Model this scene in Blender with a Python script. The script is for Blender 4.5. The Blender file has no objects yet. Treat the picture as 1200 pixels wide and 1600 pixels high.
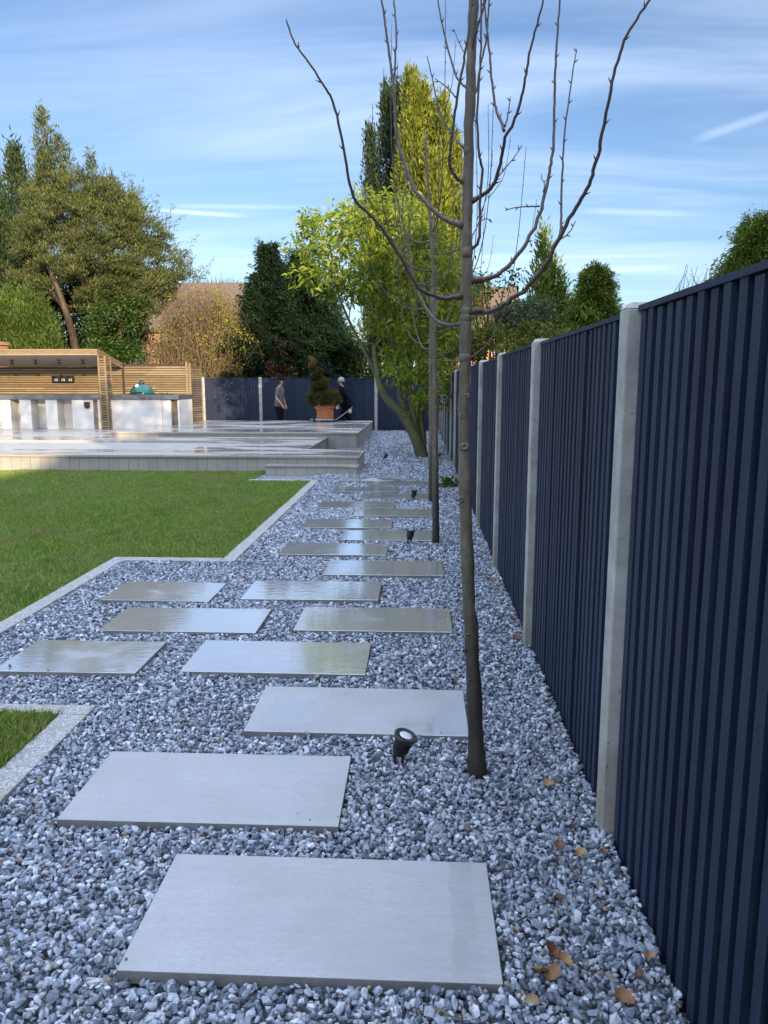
import bpy, bmesh, math, random
import numpy as np
from mathutils import Vector, Matrix
R = math.radians
random.seed(7)
rng = np.random.default_rng(11)
SC = bpy.context.scene
COL = SC.collection

# ------------------------------------------------------------------ camera, sky, sun, exposure
CAM_H = 1.55
PITCH = math.atan(200 / 1200)
YAW = math.atan(55 * math.cos(PITCH) / 1200)
cam = bpy.data.cameras.new('camera')
cam_o = bpy.data.objects.new('camera', cam)
COL.objects.link(cam_o)
cam_o.location = (0, 0, CAM_H)
cam_o.rotation_euler = (R(90) - PITCH, 0, YAW)
cam.sensor_fit = 'VERTICAL'
cam.sensor_height = 36
cam.sensor_width = 36
cam.lens = 27
cam.clip_start = 0.05
cam.clip_end = 900
SC.camera = cam_o
SC.render.resolution_x, SC.render.resolution_y = 768, 1024

SUN_AZ, SUN_EL = R(23), R(14.5)          # azimuth: behind the viewer, to the right
sun_dir = Vector((math.sin(SUN_AZ) * math.cos(SUN_EL), -math.cos(SUN_AZ) * math.cos(SUN_EL), math.sin(SUN_EL)))
sl = bpy.data.lights.new('sun', 'SUN')
sl.energy = 4.2
sl.angle = R(0.5)
sl.color = (1.0, 0.80, 0.52)
so = bpy.data.objects.new('sun', sl)
COL.objects.link(so)
so.location = (20, -30, 30)
so.rotation_euler = sun_dir.to_track_quat('Z', 'Y').to_euler()

def pixel_ray(x, y):
    d = (x - 600.0, 1200.0, -(y - 800.0))
    c, s = math.cos(PITCH), math.sin(PITCH)
    d = (d[0], d[1] * c + d[2] * s, -d[1] * s + d[2] * c)
    c, s = math.cos(YAW), math.sin(YAW)
    return Vector((d[0] * c - d[1] * s, d[0] * s + d[1] * c, d[2]))

def at(x, y, Y):
    d = pixel_ray(x, y)
    t = Y / d[1]
    return Vector((d[0] * t, Y, CAM_H + d[2] * t))

def on_ground(x, y, z=0.0):
    d = pixel_ray(x, y)
    t = (z - CAM_H) / d[2]
    return Vector((d[0] * t, d[1] * t, z))

world = bpy.data.worlds.new('World')
SC.world = world
world.use_nodes = True
wn = world.node_tree
wn.nodes.clear()

def WN(t, **kw):
    n = wn.nodes.new(t)
    for k, v in kw.items():
        setattr(n, k, v)
    return n

def wl(a, b):
    wn.links.new(a, b)

def wmath(op, a, b=None, c=None, clamp=False):
    n = WN('ShaderNodeMath', operation=op, use_clamp=clamp)
    for i, v in enumerate((a, b, c)):
        if v is None:
            continue
        if isinstance(v, (int, float)):
            n.inputs[i].default_value = v
        else:
            wl(v, n.inputs[i])
    return n.outputs[0]

sky = WN('ShaderNodeTexSky', sky_type='NISHITA')
sky.sun_disc = False
sky.sun_elevation = SUN_EL
sky.sun_rotation = R(180) - SUN_AZ
sky.altitude = 50
sky.air_density = 1.0
sky.dust_density = 0.6
sky.ozone_density = 1.6
tc = WN('ShaderNodeTexCoord')
sep = WN('ShaderNodeSeparateXYZ')
wl(tc.outputs['Generated'], sep.inputs[0])
dx, dy, dz = sep.outputs[0], sep.outputs[1], sep.outputs[2]
zc = wmath('ADD', wmath('MAXIMUM', dz, 0.0), 0.10)
cx, cy = wmath('DIVIDE', dx, zc), wmath('DIVIDE', dy, zc)
comb = WN('ShaderNodeCombineXYZ')
wl(cx, comb.inputs[0]); wl(cy, comb.inputs[1])
mp = WN('ShaderNodeMapping')
mp.inputs['Rotation'].default_value = (0, 0, R(24))
mp.inputs['Scale'].default_value = (0.42, 1.9, 1.0)
wl(comb.outputs[0], mp.inputs['Vector'])
n1 = WN('ShaderNodeTexNoise')
n1.inputs['Scale'].default_value = 0.9
n1.inputs['Detail'].default_value = 7
n1.inputs['Roughness'].default_value = 0.56
n1.inputs['Distortion'].default_value = 0.9
wl(mp.outputs[0], n1.inputs['Vector'])
mp2 = WN('ShaderNodeMapping')
mp2.inputs['Scale'].default_value = (0.35, 0.5, 1.0)
wl(comb.outputs[0], mp2.inputs['Vector'])
n2 = WN('ShaderNodeTexNoise')
n2.inputs['Scale'].default_value = 0.8
n2.inputs['Detail'].default_value = 3
wl(mp2.outputs[0], n2.inputs['Vector'])
def wramp(v, lo, hi):
    n = WN('ShaderNodeMapRange', interpolation_type='SMOOTHSTEP')
    n.inputs['From Min'].default_value = lo
    n.inputs['From Max'].default_value = hi
    wl(v, n.inputs['Value'])
    return n.outputs[0]
wisps = wmath('MULTIPLY', wramp(n1.outputs['Fac'], 0.34, 0.80), wramp(n2.outputs['Fac'], 0.22, 0.70))
# a few contrails, each a thin soft line across the sky (in directions, not in the picture)
yy = wmath('MAXIMUM', dy, 0.02)
u, v = wmath('DIVIDE', dx, yy), wmath('DIVIDE', dz, yy)
total = wisps
for (x0, y0, x1, y1, wpx, amp) in ((222, 327, 405, 339, 5, .75), (1065, 226, 1260, 158, 9, .30), (885, 328, 1120, 336, 7, .35),
                                   (230, 322, 520, 324, 5, .3), (300, 408, 470, 408, 6, .35), (880, 424, 1090, 416, 8, .4)):
    a, b = pixel_ray(x0, y0), pixel_ray(x1, y1)
    u0, v0, u1, v1 = a.x / a.y, a.z / a.y, b.x / b.y, b.z / b.y
    L = math.hypot(u1 - u0, v1 - v0)
    tx, ty = (u1 - u0) / L, (v1 - v0) / L
    s = wmath('ADD', wmath('MULTIPLY', wmath('SUBTRACT', u, u0), tx), wmath('MULTIPLY', wmath('SUBTRACT', v, v0), ty))
    d = wmath('ABSOLUTE', wmath('ADD', wmath('MULTIPLY', wmath('SUBTRACT', u, u0), -ty), wmath('MULTIPLY', wmath('SUBTRACT', v, v0), tx)))
    wob = wmath('MULTIPLY', wmath('SUBTRACT', n1.outputs['Fac'], 0.5), wpx / 1200 * 1.2)
    d = wmath('ABSOLUTE', wmath('ADD', d, wob))
    band = wramp(d, wpx / 1200, 0.0)
    ends = wmath('MULTIPLY', wramp(s, 0, L * .3), wramp(s, L, L * .6))
    front = wmath('GREATER_THAN', dy, 0.05)
    total = wmath('ADD', total, wmath('MULTIPLY', wmath('MULTIPLY', band, ends), wmath('MULTIPLY', front, amp)))
total = wmath('MULTIPLY', wmath('MINIMUM', total, 1.0), 0.62)
tint = WN('ShaderNodeMix', data_type='RGBA', blend_type='MULTIPLY')
tint.inputs[0].default_value = 1.0
tint.inputs[7].default_value = (0.42, 0.47, 0.565, 1)
wl(sky.outputs[0], tint.inputs[6])
cl = WN('ShaderNodeMix', data_type='RGBA')
wl(total, cl.inputs[0])
wl(tint.outputs[2], cl.inputs[6])
cl.inputs[7].default_value = (3.8, 4.35, 5.2, 1)
# bright cloud added overhead and behind, outside the view, to lift the shade
fill_cloud_n = WN('ShaderNodeTexNoise')
fill_cloud_n.inputs['Scale'].default_value = 1.6
fill_cloud_n.inputs['Detail'].default_value = 4
wl(tc.outputs['Generated'], fill_cloud_n.inputs['Vector'])
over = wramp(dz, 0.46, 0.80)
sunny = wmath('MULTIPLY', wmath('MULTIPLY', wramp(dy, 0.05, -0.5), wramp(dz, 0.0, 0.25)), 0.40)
veil = wmath('MULTIPLY', wmath('MAXIMUM', over, sunny), wramp(fill_cloud_n.outputs['Fac'], 0.15, 0.60))
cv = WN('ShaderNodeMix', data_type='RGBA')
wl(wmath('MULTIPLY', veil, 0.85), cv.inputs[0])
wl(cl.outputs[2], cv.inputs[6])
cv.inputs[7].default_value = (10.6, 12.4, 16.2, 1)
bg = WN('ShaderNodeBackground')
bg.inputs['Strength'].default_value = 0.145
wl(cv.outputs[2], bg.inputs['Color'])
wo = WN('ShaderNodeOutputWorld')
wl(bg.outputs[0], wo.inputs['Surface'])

SC.view_settings.view_transform = 'Standard'
SC.view_settings.look = 'None'
SC.view_settings.gamma = 1.0
SC.view_settings.exposure = 1.18

# ------------------------------------------------------------------ helpers
def tag(o, label=None, cat=None, group=None, kind=None):
    if label: o['label'] = label
    if cat: o['category'] = cat
    if group: o['group'] = group
    if kind: o['kind'] = kind
    return o

def empty(name, loc=(0, 0, 0), label=None, cat=None, group=None, rz=0.0):
    o = bpy.data.objects.new(name, None)
    COL.objects.link(o)
    o.empty_display_size = 0.2
    o.location = loc
    o.rotation_euler = (0, 0, rz)
    return tag(o, label, cat, group)

class MB:
    """collects vertices and faces and links them as ONE mesh object"""
    def __init__(s):
        s.V, s.F, s.n = [], [], 0
    def add(s, v, f):
        v = np.asarray(v, dtype=np.float64).reshape(-1, 3)
        f = np.asarray(f, dtype=np.int64)
        s.V.append(v); s.F.append(f + s.n); s.n += len(v)
        return s
    def box(s, x0, x1, y0, y1, z0, z1, M=None):
        v = np.array([(x, y, z) for z in (z0, z1) for y in (y0, y1) for x in (x0, x1)], float)
        if M is not None:
            v = np.array([M @ Vector(p) for p in v])
        return s.add(v, [(0, 2, 3, 1), (4, 5, 7, 6), (0, 1, 5, 4), (1, 3, 7, 5), (3, 2, 6, 7), (2, 0, 4, 6)])
    def tube(s, pts, rad, n=6, cap=True):
        P = np.asarray([tuple(p) for p in pts], float)
        m = len(P)
        rad = np.broadcast_to(np.asarray(rad, float), (m,))
        T = np.gradient(P, axis=0)
        T /= np.linalg.norm(T, axis=1, keepdims=True) + 1e-12
        a = np.array([0, 0, 1.0]) if abs(T[0][2]) < 0.9 else np.array([1.0, 0, 0])
        U = np.cross(T[0], a); U /= np.linalg.norm(U)
        rings = []
        ang = np.arange(n) * 2 * math.pi / n
        for i in range(m):
            U = U - T[i] * np.dot(U, T[i]); U /= np.linalg.norm(U) + 1e-12
            W = np.cross(T[i], U)
            rings.append(P[i] + rad[i] * (np.cos(ang)[:, None] * U + np.sin(ang)[:, None] * W))
        v = np.concatenate(rings)
        i0 = (np.arange(m - 1)[:, None] * n + np.arange(n)[None, :]).ravel()
        i1 = (np.arange(m - 1)[:, None] * n + (np.arange(n)[None, :] + 1) % n).ravel()
        f = np.stack([i0, i1, i1 + n, i0 + n], 1)
        base = s.n
        s.add(v, f)
        if cap:
            s.F.append(np.array([list(range(n))[::-1]]) + base)
            s.F.append(np.array([list(range((m - 1) * n, m * n))]) + base)
        return s
    def lathe(s, prof, n=24, M=None, loc=(0, 0, 0)):
        """prof: list of (r, z)"""
        ang = np.arange(n) * 2 * math.pi / n
        v = np.concatenate([np.stack([r * np.cos(ang), r * np.sin(ang), np.full(n, z)], 1) for r, z in prof])
        if M is not None:
            v = np.array([M @ Vector(p) for p in v])
        v = v + np.asarray(loc)
        m = len(prof)
        i0 = (np.arange(m - 1)[:, None] * n + np.arange(n)[None, :]).ravel()
        i1 = (np.arange(m - 1)[:, None] * n + (np.arange(n)[None, :] + 1) % n).ravel()
        base = s.n
        s.add(v, np.stack([i0, i1, i1 + n, i0 + n], 1))
        s.F.append(np.array([list(range(n))[::-1]]) + base)
        s.F.append(np.array([list(range((m - 1) * n, m * n))]) + base)
        return s
    def prism(s, poly, z0, z1):
        n = len(poly)
        v = [(x, y, z0) for x, y in poly] + [(x, y, z1) for x, y in poly]
        base = s.n
        s.add(v, [(i, (i + 1) % n, n + (i + 1) % n, n + i) for i in range(n)])
        s.F.append(np.array([list(range(n))[::-1]]) + base)
        s.F.append(np.array([list(range(n, 2 * n))]) + base)
        return s
    def mesh(s, name):
        me = bpy.data.meshes.new(name)
        V = np.concatenate(s.V)
        sizes = np.concatenate([np.full(len(f), f.shape[1]) for f in s.F])
        loops = np.concatenate([f.ravel() for f in s.F]).astype(np.int32)
        starts = np.concatenate([[0], np.cumsum(sizes)[:-1]]).astype(np.int32)
        me.vertices.add(len(V)); me.vertices.foreach_set('co', V.ravel().astype(np.float32))
        me.loops.add(len(loops)); me.loops.foreach_set('vertex_index', loops)
        me.polygons.add(len(sizes)); me.polygons.foreach_set('loop_start', starts)
        me.update(calc_edges=True)
        me.validate()
        me.polygons.foreach_set('use_smooth', np.zeros(len(me.polygons), bool))
        return me
    def build(s, name, mat, parent=None, smooth=False, bevel=0.0, loc=None, segs=2):
        me = s.mesh(name)
        if mat: me.materials.append(mat)
        me.polygons.foreach_set('use_smooth', np.full(len(me.polygons), bool(smooth)))
        o = bpy.data.objects.new(name, me)
        COL.objects.link(o)
        if parent: o.parent = parent
        if loc is not None: o.location = loc
        if bevel:
            b = o.modifiers.new('bevel', 'BEVEL'); b.width = bevel; b.segments = segs
            b.limit_method = 'ANGLE'; b.angle_limit = R(40)
        return o

def unit(a):
    return a / (np.linalg.norm(a, axis=-1, keepdims=True) + 1e-9)

def add_leaves(mb, P, D, L, W, fold=0.25, droop=0.0, up=None):
    """n folded diamond leaves at P, along D"""
    P = np.asarray(P); n = len(P)
    D = unit(np.asarray(D))
    L = np.broadcast_to(np.asarray(L, float), (n,))[:, None]
    W = np.broadcast_to(np.asarray(W, float), (n,))[:, None]
    A = rng.normal(size=(n, 3)) if up is None else np.asarray(up) + rng.normal(size=(n, 3)) * .45
    S = unit(np.cross(D, A)); N = np.cross(S, D)
    mid = P + D * L * .45
    l = mid + S * W * .5 + N * W * fold
    r = mid - S * W * .5 + N * W * fold
    t = P + D * L; t[:, 2] -= droop * L[:, 0]
    v = np.stack([P, r, t, l], 1).reshape(-1, 3)
    b = np.arange(n)[:, None] * 4
    f = np.concatenate([b + np.array([[0, 1, 2]]), b + np.array([[0, 2, 3]])], 0)
    mb.add(v, f)

def in_sphere(n):
    return unit(rng.normal(size=(n, 3))) * (rng.random(n) ** (1 / 3))[:, None]

def smooth_path(pts, sub=4):
    P = [Vector(p) for p in pts]
    if len(P) < 3: return P
    out = []
    for i in range(len(P) - 1):
        p0, p1, p2, p3 = P[max(i - 1, 0)], P[i], P[i + 1], P[min(i + 2, len(P) - 1)]
        for k in range(sub):
            t = k / sub
            out.append(0.5 * ((2 * p1) + (p2 - p0) * t + (2 * p0 - 5 * p1 + 4 * p2 - p3) * t * t + (3 * p1 - p0 - 3 * p2 + p3) * t ** 3))
    out.append(P[-1])
    return out

# ------------------------------------------------------------------ materials
class NT:
    def __init__(s, name):
        s.m = bpy.data.materials.new(name)
        s.m.use_nodes = True
        s.t = s.m.node_tree
        s.t.nodes.clear()
        s.out = s.t.nodes.new('ShaderNodeOutputMaterial')
        s.b = s.t.nodes.new('ShaderNodeBsdfPrincipled')
        s.t.links.new(s.b.outputs[0], s.out.inputs['Surface'])
    def n(s, t, **kw):
        x = s.t.nodes.new(t)
        for k, v in kw.items(): setattr(x, k, v)
        return x
    def l(s, a, b):
        if isinstance(a, (int, float)):
            b.default_value = a
        elif isinstance(a, tuple):
            b.default_value = a if len(a) == 4 or b.type == 'VECTOR' else (*a, 1)
        else:
            s.t.links.new(a, b)
    def pos(s): return s.n('ShaderNodeNewGeometry').outputs['Position']
    def obj(s): return s.n('ShaderNodeTexCoord').outputs['Object']
    def island(s): return s.n('ShaderNodeNewGeometry').outputs['Random Per Island']
    def map(s, v, scale=(1, 1, 1), rot=(0, 0, 0)):
        m = s.n('ShaderNodeMapping'); s.l(v, m.inputs[0])
        m.inputs['Scale'].default_value = scale; m.inputs['Rotation'].default_value = rot
        return m.outputs[0]
    def noise(s, v, scale=5, detail=4, rough=.55, dist=0.0):
        x = s.n('ShaderNodeTexNoise'); s.l(v, x.inputs['Vector'])
        x.inputs['Scale'].default_value = scale; x.inputs['Detail'].default_value = detail
        x.inputs['Roughness'].default_value = rough; x.inputs['Distortion'].default_value = dist
        return x.outputs['Fac']
    def ramp(s, v, stops, interp='LINEAR'):
        x = s.n('ShaderNodeValToRGB'); s.l(v, x.inputs[0])
        x.color_ramp.interpolation = interp
        e = x.color_ramp.elements
        while len(e) < len(stops): e.new(.5)
        for i, (p, c) in enumerate(stops):
            e[i].position = p; e[i].color = (*c, 1) if len(c) == 3 else c
        return x.outputs[0]
    def rng(s, v, a, b, c=0.0, d=1.0, sm=True):
        x = s.n('ShaderNodeMapRange', interpolation_type='SMOOTHSTEP' if sm else 'LINEAR')
        s.l(v, x.inputs['Value'])
        for k, q in (('From Min', a), ('From Max', b), ('To Min', c), ('To Max', d)): s.l(q, x.inputs[k])
        return x.outputs[0]
    def mix(s, f, a, b, mode='MIX'):
        x = s.n('ShaderNodeMix', data_type='RGBA', blend_type=mode)
        s.l(f, x.inputs[0]); s.l(a, x.inputs[6]); s.l(b, x.inputs[7])
        return x.outputs[2]
    def math(s, op, a, b=0.0):
        x = s.n('ShaderNodeMath', operation=op); s.l(a, x.inputs[0]); s.l(b, x.inputs[1])
        return x.outputs[0]
    def bump(s, h, dist=.01, strength=1.0):
        x = s.n('ShaderNodeBump'); s.l(h, x.inputs['Height'])
        x.inputs['Distance'].default_value = dist; x.inputs['Strength'].default_value = strength
        s.l(x.outputs[0], s.b.inputs['Normal'])
        return x.outputs[0]
    def set(s, **kw):
        for k, v in kw.items(): s.l(v, s.b.inputs[k.replace('_', ' ')])
        return s
    def translucent(s, color, fac):
        tr = s.n('ShaderNodeBsdfTranslucent'); s.l(color, tr.inputs[0])
        mx = s.n('ShaderNodeMixShader'); mx.inputs[0].default_value = fac
        s.t.links.new(s.b.outputs[0], mx.inputs[1]); s.t.links.new(tr.outputs[0], mx.inputs[2])
        s.t.links.new(mx.outputs[0], s.out.inputs['Surface'])
        return s

def foliage_mat(name, stops, trans=.28, rough=.55, vary=.55, scale=1.3, spec=.18):
    m = NT(name)
    c = m.ramp(m.island(), stops)
    n = m.noise(m.pos(), scale, 3)
    c2 = m.mix(m.rng(n, .3, .7), c, m.mix(1.0, c, (vary, vary * 1.02, vary * .95), 'MULTIPLY'))
    m.set(Base_Color=c2, Roughness=rough, Specular_IOR_Level=spec)
    m.translucent(c2, trans)
    return m.m

def simple(name, col, rough=.6, metal=0.0, var=.12, scale=20, bump=0.0, spec=None):
    m = NT(name)
    n = m.noise(m.pos(), scale, 4)
    c = m.mix(m.rng(n, .3, .7, 0, 1), tuple(x * (1 - var) for x in col), tuple(min(1, x * (1 + var)) for x in col))
    m.set(Base_Color=c, Roughness=rough, Metallic=metal)
    if spec is not None: m.set(Specular_IOR_Level=spec)
    if bump: m.bump(n, bump)
    return m.m

def make_materials():
    D = {}
    # crushed stone
    m = NT('crushed_stone')
    i = m.island()
    c = m.ramp(i, [(0, (.055, .066, .09)), (.18, (.12, .14, .172)), (.42, (.21, .24, .29)), (.66, (.31, .345, .40)), (.84, (.43, .46, .51)),
                   (.945, (.60, .62, .65)), (.968, (.28, .25, .22)), (1, (.20, .155, .115))])
    n = m.noise(m.pos(), 90, 3)
    c = m.mix(m.rng(n, .35, .7, 0, .55), c, m.mix(1.0, c, (.5, .53, .6), 'MULTIPLY'))
    m.set(Base_Color=c, Roughness=.5)
    m.bump(m.noise(m.pos(), 220, 2), .002, .6)
    D['stone'] = m.m
    m = NT('gravel_base')
    v = m.n('ShaderNodeTexVoronoi'); m.l(m.pos(), v.inputs['Vector']); v.inputs['Scale'].default_value = 42
    sp = m.n('ShaderNodeSeparateColor'); m.l(v.outputs['Color'], sp.inputs[0])
    m.set(Base_Color=m.ramp(sp.outputs[0], [(0, (.05, .055, .07)), (.5, (.16, .17, .19)), (1, (.34, .35, .37))]), Roughness=.7)
    m.bump(v.outputs['Distance'], .012)
    D['gravel_base'] = m.m
    # porcelain slab; object colour red channel holds how wet this slab is
    m = NT('porcelain_slab')
    p = m.pos()
    oi = m.n('ShaderNodeObjectInfo')
    sc = m.n('ShaderNodeSeparateColor'); m.l(oi.outputs['Color'], sc.inputs[0])
    wetness, damp = sc.outputs[0], sc.outputs[1]
    streak = m.noise(m.map(p, (2.2, 16, 1), (0, 0, .10)), 2.2, 6, .62, .5)
    grain = m.noise(m.map(p, (1, 2.6, 1)), 85, 3, .7)
    blotch = m.noise(p, 2.6, 4, .6)
    c = m.ramp(streak, [(.28, (.325, .327, .338)), (.52, (.345, .347, .36)), (.74, (.368, .371, .383))])
    c = m.mix(m.rng(grain, .38, .7, 0, .30), c, (.20, .195, .19))
    vein = m.noise(m.map(p, (1.3, 9, 1), (0, 0, .22)), 3.1, 5, .6, 1.4)
    c = m.mix(m.rng(m.math('ABSOLUTE', m.math('SUBTRACT', vein, .5)), .012, 0, 0, .20), c, (.58, .58, .59))
    c = m.mix(m.rng(blotch, .35, .7, 0, .42), c, (.26, .25, .24))
    c = m.mix(m.rng(m.noise(p, 24, 5, .75), .66, .74, 0, .35), c, (.16, .15, .135))
    pw = m.n('ShaderNodeSeparateXYZ'); m.l(p, pw.inputs[0])
    edge = m.math('ADD', pw.outputs[0], m.math('MULTIPLY', m.math('SUBTRACT', m.noise(p, 9, 4, .6), .5), .05))
    stain = m.math('MULTIPLY', m.math('MULTIPLY', m.rng(edge, .098, .112), m.rng(edge, .188, .168)), damp)
    c = m.mix(m.math('MULTIPLY', stain, m.rng(m.noise(p, 5, 4, .6), .35, .65, .10, .38)), c, (.17, .165, .16))
    wetn = m.noise(m.map(p, (1.5, 1.5, 1)), 1.6, 4, .55)
    wet = m.rng(m.math('ADD', m.math('MULTIPLY', wetn, .55), wetness), .68, .86)
    c = m.mix(wet, c, m.mix(1.0, c, (1.0, .965, .92), 'MULTIPLY'))
    rip = m.noise(m.map(p, (5, 20, 1), (0, 0, -.15)), 1.6, 3, .5, .8)
    h = m.math('ADD', m.math('MULTIPLY', grain, m.rng(wet, 0, 1, .12, .01)), m.math('MULTIPLY', m.math('MULTIPLY', rip, wet), .32))
    m.set(Base_Color=c, Roughness=m.rng(wet, 0, 1, .42, .02), IOR=1.45, Specular_IOR_Level=m.rng(wet, 0, 1, .45, .8), Coat_Weight=wet, Coat_Roughness=.008, Coat_IOR=4.2)
    bn = m.bump(h, .004, .55)
    m.l(bn, m.b.inputs['Coat Normal'])
    D['slab'] = m.m
    D['slab_edge'] = simple('slab_edge', (.16, .155, .15), .7)
    # granite edging
    m = NT('granite_edging')
    p = m.pos()
    v = m.n('ShaderNodeTexVoronoi'); m.l(p, v.inputs['Vector']); v.inputs['Scale'].default_value = 170
    sp = m.n('ShaderNodeSeparateColor'); m.l(v.outputs['Color'], sp.inputs[0])
    c = m.ramp(sp.outputs[0], [(0, (.10, .10, .10)), (.2, (.22, .22, .215)), (.7, (.335, .33, .32)), (1, (.50, .49, .47))])
    c = m.mix(m.rng(m.noise(p, 7, 5, .65), .45, .7, 0, .6), c, (.24, .21, .15))
    br = m.n('ShaderNodeTexNoise'); m.l(p, br.inputs['Vector']); br.inputs['Scale'].default_value = 3
    m.set(Base_Color=c, Roughness=.6); m.bump(m.noise(p, 120, 3), .003)
    D['granite'] = m.m
    # lawn
    m = NT('grass_blade')
    i, p = m.island(), m.pos()
    c = m.ramp(i, [(0, (.085, .15, .016)), (.35, (.145, .235, .032)), (.7, (.215, .31, .055)), (.9, (.32, .40, .07)), (.96, (.44, .38, .14)), (1, (.50, .42, .20))])
    c = m.mix(m.rng(m.noise(p, 1.1, 4, .6), .44, .68, 0, .65), c, m.mix(.65, c, (.28, .245, .10)))
    c = m.mix(m.rng(m.noise(p, 2.7, 3, .6), .55, .75, 0, .55), c, m.mix(1.0, c, (.48, .52, .40), 'MULTIPLY'))
    m.set(Base_Color=c, Roughness=.5); m.translucent(c, .3)
    D['grass'] = m.m
    m = NT('lawn_soil')
    m.set(Base_Color=m.ramp(m.noise(m.pos(), 14, 5, .7), [(.3, (.05, .075, .012)), (.6, (.10, .13, .025)), (.8, (.14, .12, .045))]), Roughness=.9)
    D['lawn_soil'] = m.m
    m = NT('far_ground')
    m.set(Base_Color=m.ramp(m.noise(m.pos(), .8, 6, .7), [(.3, (.03, .04, .012)), (.6, (.06, .07, .02)), (.8, (.10, .08, .04))]), Roughness=.95)
    D['far_ground'] = m.m
    # painted fence boards
    m = NT('navy_painted_boards')
    p, i = m.pos(), m.island()
    g = m.noise(m.map(p, (14, 14, .8)), 4, 6, .65, .6)
    c = m.ramp(i, [(0, (.0045, .0105, .031)), (.5, (.008, .0155, .039)), (1, (.013, .022, .049))])
    c = m.mix(m.rng(g, .45, .75, 0, .55), c, (.026, .036, .062))
    worn = m.noise(m.map(p, (9, 9, 1.3)), 5, 5, .7, 1.2)
    c = m.mix(m.rng(worn, .66, .78, 0, .5), c, (.16, .165, .17))
    m.set(Base_Color=c, Roughness=m.rng(g, .3, .7, .48, .7), Specular_IOR_Level=.35)
    m.bump(g, .004, .7)
    D['navy'] = m.m
    m = NT('fence_concrete')
    p = m.pos()
    pits = m.n('ShaderNodeTexVoronoi'); m.l(m.map(p, (1, 1, .6)), pits.inputs['Vector']); pits.inputs['Scale'].default_value = 55
    pit = m.rng(pits.outputs['Distance'], .20, .10)
    n = m.noise(p, 6, 6, .7)
    c = m.ramp(n, [(.3, (.22, .21, .19)), (.55, (.34, .33, .305)), (.75, (.43, .42, .385))])
    zz = m.n('ShaderNodeSeparateXYZ'); m.l(p, zz.inputs[0])
    c = m.mix(m.math('MULTIPLY', m.rng(zz.outputs[2], .55, 0), m.rng(m.noise(m.map(p, (8, 8, 1.2)), 3, 4), .3, .65, .2, .85)), c, (.20, .185, .12))
    sel = m.rng(m.noise(p, 30, 2), .48, .56)
    c = m.mix(m.math('MULTIPLY', m.math('MULTIPLY', pit, sel), .75), c, (.10, .095, .09))
    m.set(Base_Color=c, Roughness=.85); m.bump(m.math('SUBTRACT', n, m.math('MULTIPLY', pit, sel)), .004, .8)
    D['concrete'] = m.m
    # decking
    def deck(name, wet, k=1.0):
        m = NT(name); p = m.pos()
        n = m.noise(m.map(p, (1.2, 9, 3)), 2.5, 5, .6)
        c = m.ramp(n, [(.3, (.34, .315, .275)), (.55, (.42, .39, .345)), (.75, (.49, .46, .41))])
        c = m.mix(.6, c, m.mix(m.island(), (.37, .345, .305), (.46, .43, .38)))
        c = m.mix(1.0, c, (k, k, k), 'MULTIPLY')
        if wet:
            wn_ = m.noise(m.map(p, (.5, 1.6, 1)), 1.3, 4, .55)
            w = m.rng(wn_, .40, .60)
            s = m.n('ShaderNodeSeparateXYZ'); m.l(p, s.inputs[0])
            gap = m.rng(m.math('ABSOLUTE', m.math('SUBTRACT', m.math('FRACT', m.math('DIVIDE', s.outputs[1], .15)), .5)), .455, .485)
            c = m.mix(m.math('MULTIPLY', gap, .75), c, (.07, .065, .06))
            c = m.mix(w, c, m.mix(1.0, c, (.62, .62, .62), 'MULTIPLY'))
            m.set(Base_Color=c, Roughness=m.rng(w, 0, 1, .40, .07), Specular_IOR_Level=.42)
            m.bump(m.math('ADD', m.noise(m.map(p, (3, 9, 1)), 3, 3), m.math('MULTIPLY', gap, -.8)), .003, .4)
        else:
            m.set(Base_Color=c, Roughness=.6); m.bump(n, .002)
        return m.m
    D['deck_top'] = deck('wet_deck_boards', True)
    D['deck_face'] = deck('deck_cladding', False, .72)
    D['deck_dark'] = simple('deck_void', (.03, .03, .03), .9)
    D['patio'] = simple('pale_patio', (.36, .345, .325), .45, var=.10, scale=3)
    # timber slats
    m = NT('timber_slats')
    p = m.pos()
    n = m.noise(m.map(p, (1.2, 1.2, 12)), 4, 6, .65, .4)
    c = m.mix(.5, m.ramp(n, [(.25, (.075, .045, .02)), (.5, (.18, .118, .058)), (.78, (.30, .215, .12))]), m.ramp(m.island(), [(0, (.09, .058, .030)), (.5, (.20, .137, .073)), (1, (.33, .25, .15))]))
    c = m.mix(m.rng(m.noise(p, 1.4, 4, .6), .5, .7, 0, .5), c, m.mix(1.0, c, (.62, .60, .58), 'MULTIPLY'))
    m.set(Base_Color=c, Roughness=.65); m.bump(n, .003)
    D['timber'] = m.m
    D['timber_dark'] = simple('timber_backing', (.035, .024, .014), .85)
    m = NT('white_render')
    p = m.pos()
    n = m.noise(p, 3, 5, .6)
    m.set(Base_Color=m.ramp(n, [(.3, (.50, .49, .475)), (.6, (.58, .57, .555))]), Roughness=.8); m.bump(m.noise(p, 160, 2), .002)
    D['render'] = m.m
    D['slate'] = simple('slate_worktop', (.085, .09, .105), .4, var=.25, scale=8)
    D['soffit'] = simple('pale_soffit', (.50, .44, .36), .7)
    D['black'] = simple('black_plastic', (.012, .012, .014), .38)
    D['blackm'] = simple('black_metal', (.016, .016, .018), .35)
    D['rim'] = simple('black_rim', (.02, .02, .023), .3)
    m = NT('lamp_lens'); m.set(Base_Color=(.55, .58, .60), Roughness=.16, Specular_IOR_Level=.7)
    m.bump(m.noise(m.pos(), 160, 2), .002); D['lens'] = m.m
    D['galvanised'] = simple('galvanised_tube', (.26, .27, .28), .5)
    D['chrome'] = simple('steel', (.55, .55, .56), .3, metal=1.0)
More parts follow.
